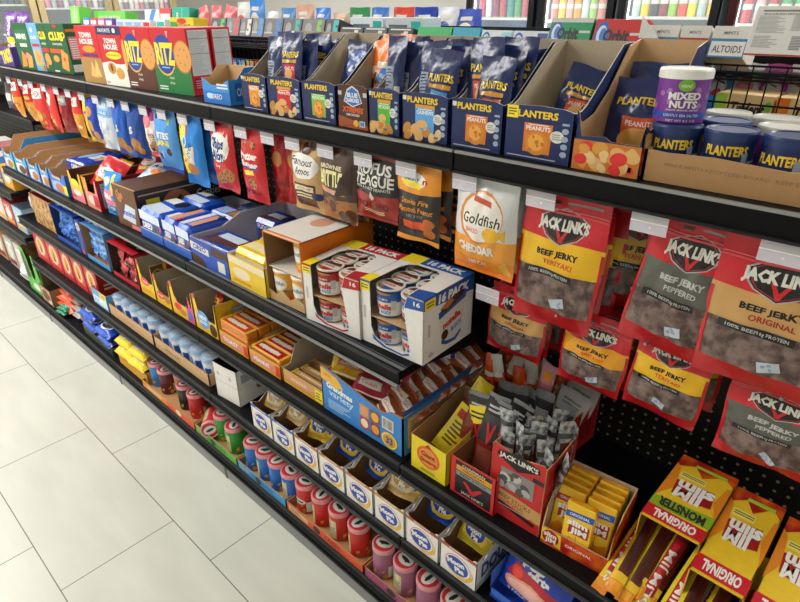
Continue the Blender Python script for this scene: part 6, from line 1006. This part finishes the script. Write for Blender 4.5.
for x, c, lab, lz, a2 in ((-.605, '#3d86c8', 'sky blue crisp can at the far end of the amber and orange tray', 20, '#e6e6e2'), (-.522, '#6a2a3c', 'maroon crisp can, second in the amber and orange tray', 60, '#b5722f'), (-.44, '#d98a2a', 'amber crisp can, half hidden in the middle of its tray', 10, '#e8c060'), (-.36, '#2f2f30', 'black crisp can with grey label in the amber and orange tray', 0, '#9a9c98'), (-.275, '#c92a2e', 'red crisp can at the near end of the amber and orange tray', 35, '#b3a06a')):
    crisp(x, .07 if c != '#d98a2a' else .1, c, lab, LB_(c, a2), .9, lz=lz)
crisp(-.178, .085, '#d0353a', 'red crisp can tipped on its side between the orange and green trays', LB_('#d0353a'), rot=(PI/2-.1, 0, .9)).location.z = Z+.045
ctray(-.195, .1, '#5fa845', 'green low tray of green crisp cans', lg('#4a8f38'))
for x, y, lab, lz, rz in ((-.075, .07, 'green crisp can at the far end of the green tray', 15, .2), (.02, .06, 'green crisp can with beige label turned forward', 40, 1.6), (.045, .145, 'green crisp can standing behind the beige-labelled one', 10, .4)): crisp(x, y, '#3a9a3c', lab, LB_('#3a9a3c'), rz, lz=lz)
ctray(.102, .39, '#3c8fc4', 'blue low tray of four blue crisp cans', lg('#2f78ac'))
for x, lab, lz, rz in ((.145, 'blue crisp can at the far end of the blue tray', 20, .3), (.218, 'blue crisp can with beige label at its side, second in the blue tray', -30, 1.3), (.29, 'blue crisp can, third in the blue tray', 50, .5), (.363, 'blue crisp can with beige label turned forward, last in the blue tray', 80, 1.6)): crisp(x, .058, '#2a6fc8', lab, LB_('#2a6fc8'), rz, lz=lz)
ctray(.392, .76, '#d4552f', 'orange-red low tray of four red crisp cans', [('r', .03, .2, .3, .8, '#c9b48a'), ('lines', .05, .3, .28, .7, 3, 'olive'), ('e', .42, .5, .05, .35, 'char'), T('CRISPS', .62, .5, .4, '#7d1f1c', w=.2)])
for x, lab, lz, rz in ((.438, 'red crisp can with dark badge on its front, far end of the orange-red tray', 15, .0), (.52, 'red crisp can with half a beige label, second in the orange-red tray', 35, 1.2), (.602, 'red crisp can with beige label fully forward, third in the orange-red tray', 75, 1.7), (.69, 'red crisp can with red side panel, last in the orange-red tray', 10, 1.1)): crisp(x, .06, '#cf2f2c', lab, LB_('#cf2f2c')+([('e', .5, .5, .12, .12, 'offwhite'), ('r', .42, .46, .58, .53, 'char')] if x < .5 else []), rz, lz=lz)
ctray(.762, 1.12, '#9a4a6a', 'mauve low tray of mauve crisp cans at the near end', [('e', .3, .5, .05, .35, 'char'), ('lines', .5, .3, .9, .7, 2, 'pink')])
for x, lab, lz, rz in ((.777+.02, 'mauve crisp can at the far end of the mauve tray', 5, .3), (.88, 'mauve crisp can with beige label forward, second in the mauve tray', 80, 1.6), (.965, 'mauve crisp can, third in the mauve tray', 60, .4), (1.05, 'mauve crisp can at the picture edge, last in the mauve tray', 20, .9)): crisp(x, .058, '#a8688a', lab, LB_('#a8688a'), rz, lz=lz)
# --- stick and jerky goods on the third shelf of the pegboard bay -------------------------
m = open_box(.105, .2, .095, .125, '#e6cf2a', 'kraft', dict(front=[('e', .5, .55, .32, .32, '#d9622a'), ('e', .5, .55, .26, .26, '#e58a3a'), T('Giant', .5, .62, .13, '#7d1f14', w=.4, b=.04), T('Sausage', .5, .44, .11, '#7d1f14', w=.44, b=.04), ('p', [(.4, .84), (.5, .96), (.6, .84)], '#b3301f'), ('lines', .3, .08, .7, .16, 2, 'olive')]), [(1, .98), (0, 1)], [(0, .095), (.4, .105), (1, .125)], edge='kraft'); at(m, 'stick_box', 'yellow meat stick box with round orange badge', 'display box', .985, .118, S3)
def stick(w, h, d, bands, art, name, lab, loc, rot, grp, sd): return put(bag(w, h, d, bands, art, sd, nu=4, nv=12, sub=8, top=.07, bot=.07, wr=.5), name, lab, 'meat snack', loc, rot, grp)
for k in range(4):
    stick(.042, .17, .016, [(.75, '#7c3322'), (1, '#e6cf2a')], [('r', .1, .1, .9, .6, '#8a3a28'), ('r', .1, .78, .9, .92, '#b89a20')], 'meat_stick', 'brown and yellow meat sticks leaning in the yellow box', (.95+.02*k, .15-.02*k, S3+.03), (-.25, .4-.05*k, .1), 'sticks in the yellow box', 841+k)
stick(.075, .13, .02, [(1, '#e9d430')], [('lines', .15, .2, .85, .7, 6, '#6a5a20'), ('r', .1, .75, .9, .9, '#b3301f')], 'stick_pouch', 'bright yellow pouch leaning at the front of the yellow box', (.985, .075, S3+.03), (-.4, .45, .2), None, 846)
m = open_box(.118, .11, .1, .1, '#c9272c', 'dkraft', dict(front=[('r', .12, .05, .92, .95, '#1f1a1b'), ('r', .14, .7, .92, .84, 'mustard'), ('r', .14, .56, .92, .68, 'grey'), T('CHAIRMAN', .52, .88, .06, 'offwhite', w=.5), T('ORIGINAL', .53, .77, .06, 'char', w=.5), T('BEEF STICK', .53, .62, .06, 'char', w=.6)]+horn(.52, .34, 2.2, '#c7202a')+[T("JACK LINK'S", .52, .14, .07, 'offwhite', w=.5)]), None, [(0, .1), (1, .1)]); at(m, 'stick_box', 'black and red beef stick box with mustard stripe', 'display box', 1.106, .075, S3)
BK = lambda yl: [('r', 0, .0, 1, .42, '#7d1f1f'), ('r', .1, .08, .9, .36, '#8f4a3a'), ('r', .0, .95, 1, 1, '#77797b'), ('lines', .15, .78, .85, .88, 2, 'lgrey')]+horn(.5, .56, 2.4, '#c7202a')+([('p', [(.05, .6), (.05, .82), (.95, .86), (.95, .66)], 'byellow'), ('lines', .15, .68, .8, .78, 2, 'char')] if yl else [('r', .1, .66, .9, .76, '#3a3a3c')])
for k, (x, y, rx, ry, rz, yl) in enumerate([(1.065, .1, -.15, -.12, .1, 1), (1.1, .09, -.2, .02, 0, 0), (1.14, .095, -.15, .22, -.1, 1), (1.085, .075, -.3, .05, .1, 0), (1.13, .11, -.1, .1, .0, 0)]):
    stick(.052, .2, .012, [(1, '#232021')], BK(yl), 'beef_stick_sachet', ['tall black sachet with yellow patch leaning away in the black and red box', 'tall black sachet with red antler mark in the middle of the black and red box', 'tall black sachet with yellow patch tilted towards the silver sticks', 'black sachet low at the front of the black and red box', 'black sachet at the back of the black and red box'][k], (x, y, S3+.006+.006*k), (rx, ry, rz), None, 850+k)
w, D, h = .122, .13, .185
m = open_box(w, D, h, h, '#c22a2a', 'lkraft', dict(front=[('p', [(.12, .92), (.1, .86), (.5, .74), (.9, .86), (.88, .92), (.5, .98)], '#1f1a1b'), T("JACK LINK'S", .5, .88, .06, 'offwhite', w=.72, b=.04), ('r', .2, .44, .82, .72, '#8a8684'), ('blobs', 9, .22, .46, .8, .7, 14, .012, ['silver', 'dgrey', '#5a4a44', 'lgrey']), ('r', .78, .72, .98, .78, 'char'), ('p', [(0, .26), (0, .42), (1, .34), (1, .16)], 'jcream'), T('BEEF STICKS', .5, .31, .05, 'brown', w=.62, rot=-5), T('ORIGINAL', .5, .25, .05, '#a3242a', w=.4, rot=-5), ('p', [(0, .2), (0, .25), (.9, .14), (.9, .09)], '#1f1a1b'), ('lines', .1, .17, .8, .19, 1, 'lgrey')], side=[('r', .1, .7, .9, .9, '#a01d20'), ('p', [(.2, .8), (.5, .92), (.8, .84), (.5, .74)], '#1f1a1b'), ('lines', .1, .2, .9, .5, 5, 'skin')]), [(1, .95), (.95, 1), (.5, .93), (.05, 1), (0, .97)], [(0, h*.97), (.3, h*.95), (1, h)]); at(m, 'stick_box', 'tall red beef stick box filled with silver wrapped sticks', 'display box', 1.2, .1, S3, .03)
for k in range(20):
    x = 1.154+.023*(k % 5); y = .058+.028*(k//5)
    stick(.032, .185, .016, [(.12, 'silverwrap'), (1, 'silverwrap')], [('r', .2, .15, .8, .75, '#6a3a30'), ('r', .0, .8, 1, .86, 'dgrey'), ('r', .2, .4, .8, .5, 'silver')], 'beef_stick', 'silver wrapped beef sticks packed in the tall red box', (x, y, S3+.012+.014*(k % 3)), (-.05+.1*math.sin(k*1.3), .16*math.sin(k*2.3), .9*math.sin(k*1.9)), 'sticks in the tall red box', 860+k)
# behind: kraft case with orange sticks, red box with white packs
m = open_box(.2, .15, .1, .155, '#8a6a44', 'kraft', {}, None, [(0, .1), (1, .155)], t=.004); at(m, 'kraft_case', 'kraft case of orange wrapped sticks at the back beside the yellow box', 'display case', 1.02, .325, S3, -.08)
for k in range(9):
    x = .945+.018*k; stick(.034, .155, .02, [(.3, '#d9451e'), (.7, '#e0561f'), (1, 'offwhite' if k % 2 else '#e0561f')], [('r', .2, .3, .8, .55, '#8a3420'), ('r', .1, .62, .9, .7, 'white')], 'jerky_stick', 'orange and white wrapped sticks standing in the kraft case at the back', (x, .3+.03*(k % 3), S3+.02+.012*(k % 2)), (-.1, .3*math.sin(k*1.7), .2*math.sin(k)), 'orange sticks in the kraft case', 880+k)
for k in range(5): stick(.045, .17, .016, [(.88, '#333436'), (1, '#6a6c6f')], [('r', .15, .5, .85, .75, 'grey'), ('r', .2, .1, .8, .4, '#5a2a24')], 'beef_stick_sachet', 'charcoal and silver sachets behind the black and red box', (1.06+.03*k, .19+.012*(k % 2), S3+.03+.004*k), (-.1, .2*math.sin(k*2.1), 0), 'charcoal sachets behind the black box', 895+k)
stick(.035, .2, .012, [(.3, 'gold'), (.75, '#b9727c'), (1, '#c78a92')], [('r', .2, .8, .8, .9, 'amber'), ('r', .15, .35, .85, .7, '#a8606c')], 'meat_stick', 'tall dusky pink meat stick pack standing behind the silver sticks', (1.105, .26, S3+.04), (-.1, .1, 0), None, 905)
m = open_box(.095, .13, .11, .125, '#b3242c', 'kraft', dict(side=[('r', .2, .2, .8, .6, '#8d1820')]), [(1, .7), (.5, .6), (0, 1)], [(0, .1), (.2, .11), (1, .125)]); at(m, 'pouch_box', 'crimson box of white meat pouches standing against the pegboard', 'display box', 1.15, .342, S3, -.1)
for k in range(2): at(bag(.08, .13, .02, [(1, '#c9c6c4')], [('r', .25, .25, .75, .6, '#4a2424'), ('lines', .2, .7, .8, .85, 2, 'grey'), ('p', [(.3, .6), (.5, .68), (.7, .6)], 'dred')], 910+k, nu=8, nv=10), 'meat_pouch', 'white meat pouches with dark window in the crimson box', 'meat snack', 1.147+.004*k, .315+.035*k, S3+.02+.008*k, -.05, -.2, .18, 'white pouches in the crimson box')
# snack stick carton and spilled tall cartons
w, D = .133, .125
m = open_box(w, D, .043, .125, '#d8a02a', 'kgrey', dict(front=[('r', 0, 0, 1, 1, 'flamered'), ('p', [(0, .2), (0, 1), (.3, .95), (.32, .1)], '#efc52c'), ('e', .15, .55, .13, .42, '#a81c1a'), T('slim', .14, .7, .26, 'white', w=.2, b=.04), T('JIM', .15, .38, .26, 'white', w=.17, b=.04), ('r', .36, .45, .8, .7, 'bred'), T('ORIGINAL', .58, .57, .16, 'white', w=.4)], side=[('r', 0, 0, 1, .9, 'flamered'), ('r', .0, 0, 1, .06, 'dred')]), None, [(0, .043), (.1, .09), (.4, .118), (1, .125)], t=.0025, edge='lkraft'); at(m, 'stick_carton', 'flame printed carton of yellow snack stick packs', 'display box', 1.332, .1, S3, .08)
SJ = {}
def sj(x, y, z, rx, rz, lab, band, grp=None):
    if band not in SJ:
        m = carton(.056, .016, .118, {'*': 'flame', '-y': '#eec22c'}, dict(front=[('p', [(0, 0), (1, .1), (1, .3), (.6, .22), (.3, .35), (0, .2)], '#e58a24'), ('r', .5, .02, .52, .4, 'olive'), ('p', [(.02, .72), (.98, .76), (.98, .88), (.02, .84)], band), T('ORIGINAL', .5, .8, .05, 'white', w=.7, rot=3), ('p', [(.2, .42), (.2, .64), (.9, .66), (.9, .42)], '#9e1f1f'), T('slim', .48, .64, .1, 'white', w=.72, b=.045), T('JIM', .55, .5, .1, 'white', w=.58, b=.045)], top=[('r', .05, .1, .95, .9, 'flame')]), c=.002); SJ[band] = m.mesh('snack_stick_pack')
    o = bpy.data.objects.new('snack_stick_pack', SJ[band]); COL.objects.link(o); o.location = (x, y, z); o.rotation_euler = (rx, 0, rz); return tag(o, lab, 'snack pack', grp)
for k in range(4): sj(1.3-.0015*k, .064+.0195*k, S3+.006, -.22, .06, 'yellow snack stick packs ranked behind the foremost, red-banded side' if k else 'yellow snack stick pack with red band, front of its rank', '#b3202a', 'ranked red-banded packs' if k else None)
for k in range(4): sj(1.362-.0015*k, .068+.0195*k, S3+.006, -.22, .12, 'yellow snack stick packs ranked along the flame carton wall', '#2456b1', 'ranked blue-banded packs')
sj(1.335, .046, S3+.006, -.12, .1, 'yellow snack stick pack with blue band, standing foremost in the flame carton', '#2456b0')
SP = {0: 'red-banded case in the middle', 1: 'green-banded snack stick case', 2: 'case at the picture edge'}
def monster(x, y, w, d, h, rz, label, word, sd, extra):
    t = empty('snack_stick_case', label, 'display case', (x, y, S3+E_), (0, 0, rz)); S = boxS(w, d, h); m = MB()
    m.prism([(0, 0), (1, 0), (1, 1), (0, 1)], S['top'][0], .002, '#ecc42c', 'dkraft', '#d8a82a')
    fl = [('p', [(0, .8), (.3, .9), (.5, .78), (.8, .92), (1, .84), (1, 1), (0, 1)], 'flamered'), ('p', [(0, .3), (.2, .5), (.1, .8), (0, .85)], '#e58a24'), ('p', [(1, .3), (.85, .55), (.92, .8), (1, .8)], '#e58a24'), ('lines', .3, .87, .85, .95, 1, 'lime')]
    art = fl+[('r', .15, .68, .6, .76, '#f2e070'), ('lines', .18, .7, .58, .75, 2, 'olive')]+[('p', [(.2, .42), (.16, .62), (.8, .66), (.86, .44), (.5, .4)], '#9e1f1f'), T('slim', .52, .57, .13, 'white', w=.62, b=.045, rot=180), T('JIM', .48, .46, .13, 'white', w=.5, b=.045, rot=180)]
    if word == 1: art += [('p', [(0, .17), (0, .3), (1, .36), (1, .2)], '#8ab02a'), T('MONSTER', .5, .26, .1, 'char', w=.8, b=.05, rot=180, sh=-.1)]
    art += [('r', 0, .02, 1, .17, '#c9202a'), T('ORIGINAL', .5, .095, .09, 'white', w=.72, b=.04, rot=180)]
    m.art(*S['top'], art); m.build('printed_top', t)
    m = MB()
    for k in ('side', 'lside'): m.prism([(0, 0), (1, 0), (1, 1), (.0, 1), (.12, .4), (0, .25)], S[k][0], .002, '#e0b02a', 'dkraft', '#d8a82a'); m.art(*S[k], [('r', .2, .1, .9, .4, 'flame'), ('r', .3, .5, .8, .85, '#9e1f1f')])
    m.prism([(0, 0), (1, 0), (1, 1), (0, 1)], S['back'][0], .002, 'flamered', 'dkraft'); m.box((-w/2+.002, -d/2+.002, 0), (w/2-.002, d/2-.002, .002), 'dkraft'); m.build('case_body', t)
    for k in range(extra):
        xx = x-w*.36+w*.72*(k/(max(1, extra-1))); yy = y-d/2-.1+.02*(k % 2)
        stick(.027, .26, .016, [(.1, '#e58a24'), (.16, '#eec22c'), (.62, '#5a2018' if k % 3 else '#b3222a'), (.75, '#8a2a1e'), (1, '#c9b02a')], [('r', .15, .03, .85, .09, 'flame'), ('r', .0, .15, .25, .9, '#c3bfb8' if k % 2 else '#d8c22e'), ('r', .4, .2, .8, .58, '#451812' if k % 3 else '#c9303a'), T('SLIM JIM', .6, .3, .5*.027/.26, 'white', w=4.2, rot=90) if k % 3 == 0 else ('r', .3, .8, .9, .86, 'lime')], 'snack_stick', 'long wrapped meat sticks spilling out of the %s' % SP[word], (xx-.03, yy, S3+.02+.007*(k % 3)), (-1.17-.04*(k % 2), 0, -.1+.04*(k % 3)), 'sticks from: '+label[:40], sd+k)
monster(1.479, .195, .104, .21, .145, -.02, 'yellow snack stick case with green and red bands, next to the flame carton', 1, 930, 8)
monster(1.574, .16, .083, .25, .14, -.02, 'yellow snack stick case with red band only, second of three', 0, 940, 5)
monster(1.665, .15, .083, .25, .135, -.02, 'yellow snack stick case cut by the picture edge, third of three', 2, 950, 4)
# far bay goods on its own shelves
for k, (x, z, c, nm) in enumerate([(-2.35, S1, '#d9c4bc', 'dusty pink'), (-2.55, S1, '#b8b4ae', 'pale grey'), (-2.78, S1, '#c9a080', 'tan'), (-2.5, .505, '#e0d4cc', 'chalk'), (-2.7, .505, '#a85a50', 'brick'), (-2.5, .752, '#b06a70', 'rosy'), (-2.7, .752, '#d8d0c8', 'ivory')]):
    at(carton(.17, .22, .2 if z < .2 else .13, c, dict(front=[('e', .5, .5, .3, .25, 'offwhite'), ('r', .1, .1, .9, .25, 'dred'), ('r', .2, .75, .8, .85, 'white')])), 'snack_carton', '%s snack carton deep in the far end bay%s' % (nm, ', on the bottom deck' if z < .2 else ', on a middle shelf'), 'snack box', x, .17, z)
for k, (x, z, c, nm, kind) in enumerate([(-2.1, .752, '#2f5f9a', 'navy', 0), (-1.93, .752, '#d99a2e', 'amber', 0), (-2.28, .752, '#c9b8b0', 'beige', 0), (-1.95, .505, '#9fc0e0', 'pale blue', 1), (-2.13, .505, '#b5343c', 'crimson', 1), (-2.3, .505, '#d8c8c0', 'cream', 1)]):
    m = carton(.16, .2, .12 if kind == 0 else .14, c, dict(front=[('e', .5, .5, .3, .25, 'offwhite'), ('r', .1, .1, .9, .25, 'gold'), T('SNACK', .5, .8, .12, 'white', w=.6)], side=[('r', .1, .1, .9, .9, 'mustard' if kind == 0 else 'offwhite')])); at(m, 'snack_carton', '%s snack carton on the %s shelf of the far end bay' % (nm, 'upper' if kind == 0 else 'lower'), 'snack box', x, .13, z)
for k in range(4): at(bag(.09, .14, .035, [(1, ['#8a1f3a', '#4a4a52', '#a82a48', '#6a6a72'][k])], [('r', .2, .3, .8, .6, 'offwhite')], 960+k, nu=8, nv=8), 'snack_bag', '%s snack bag standing on the high far end shelf' % ['maroon', 'charcoal', 'raspberry', 'slate grey'][k], 'snack bag', -2.02-.11*k, .26, 1.09, .2, -.1)
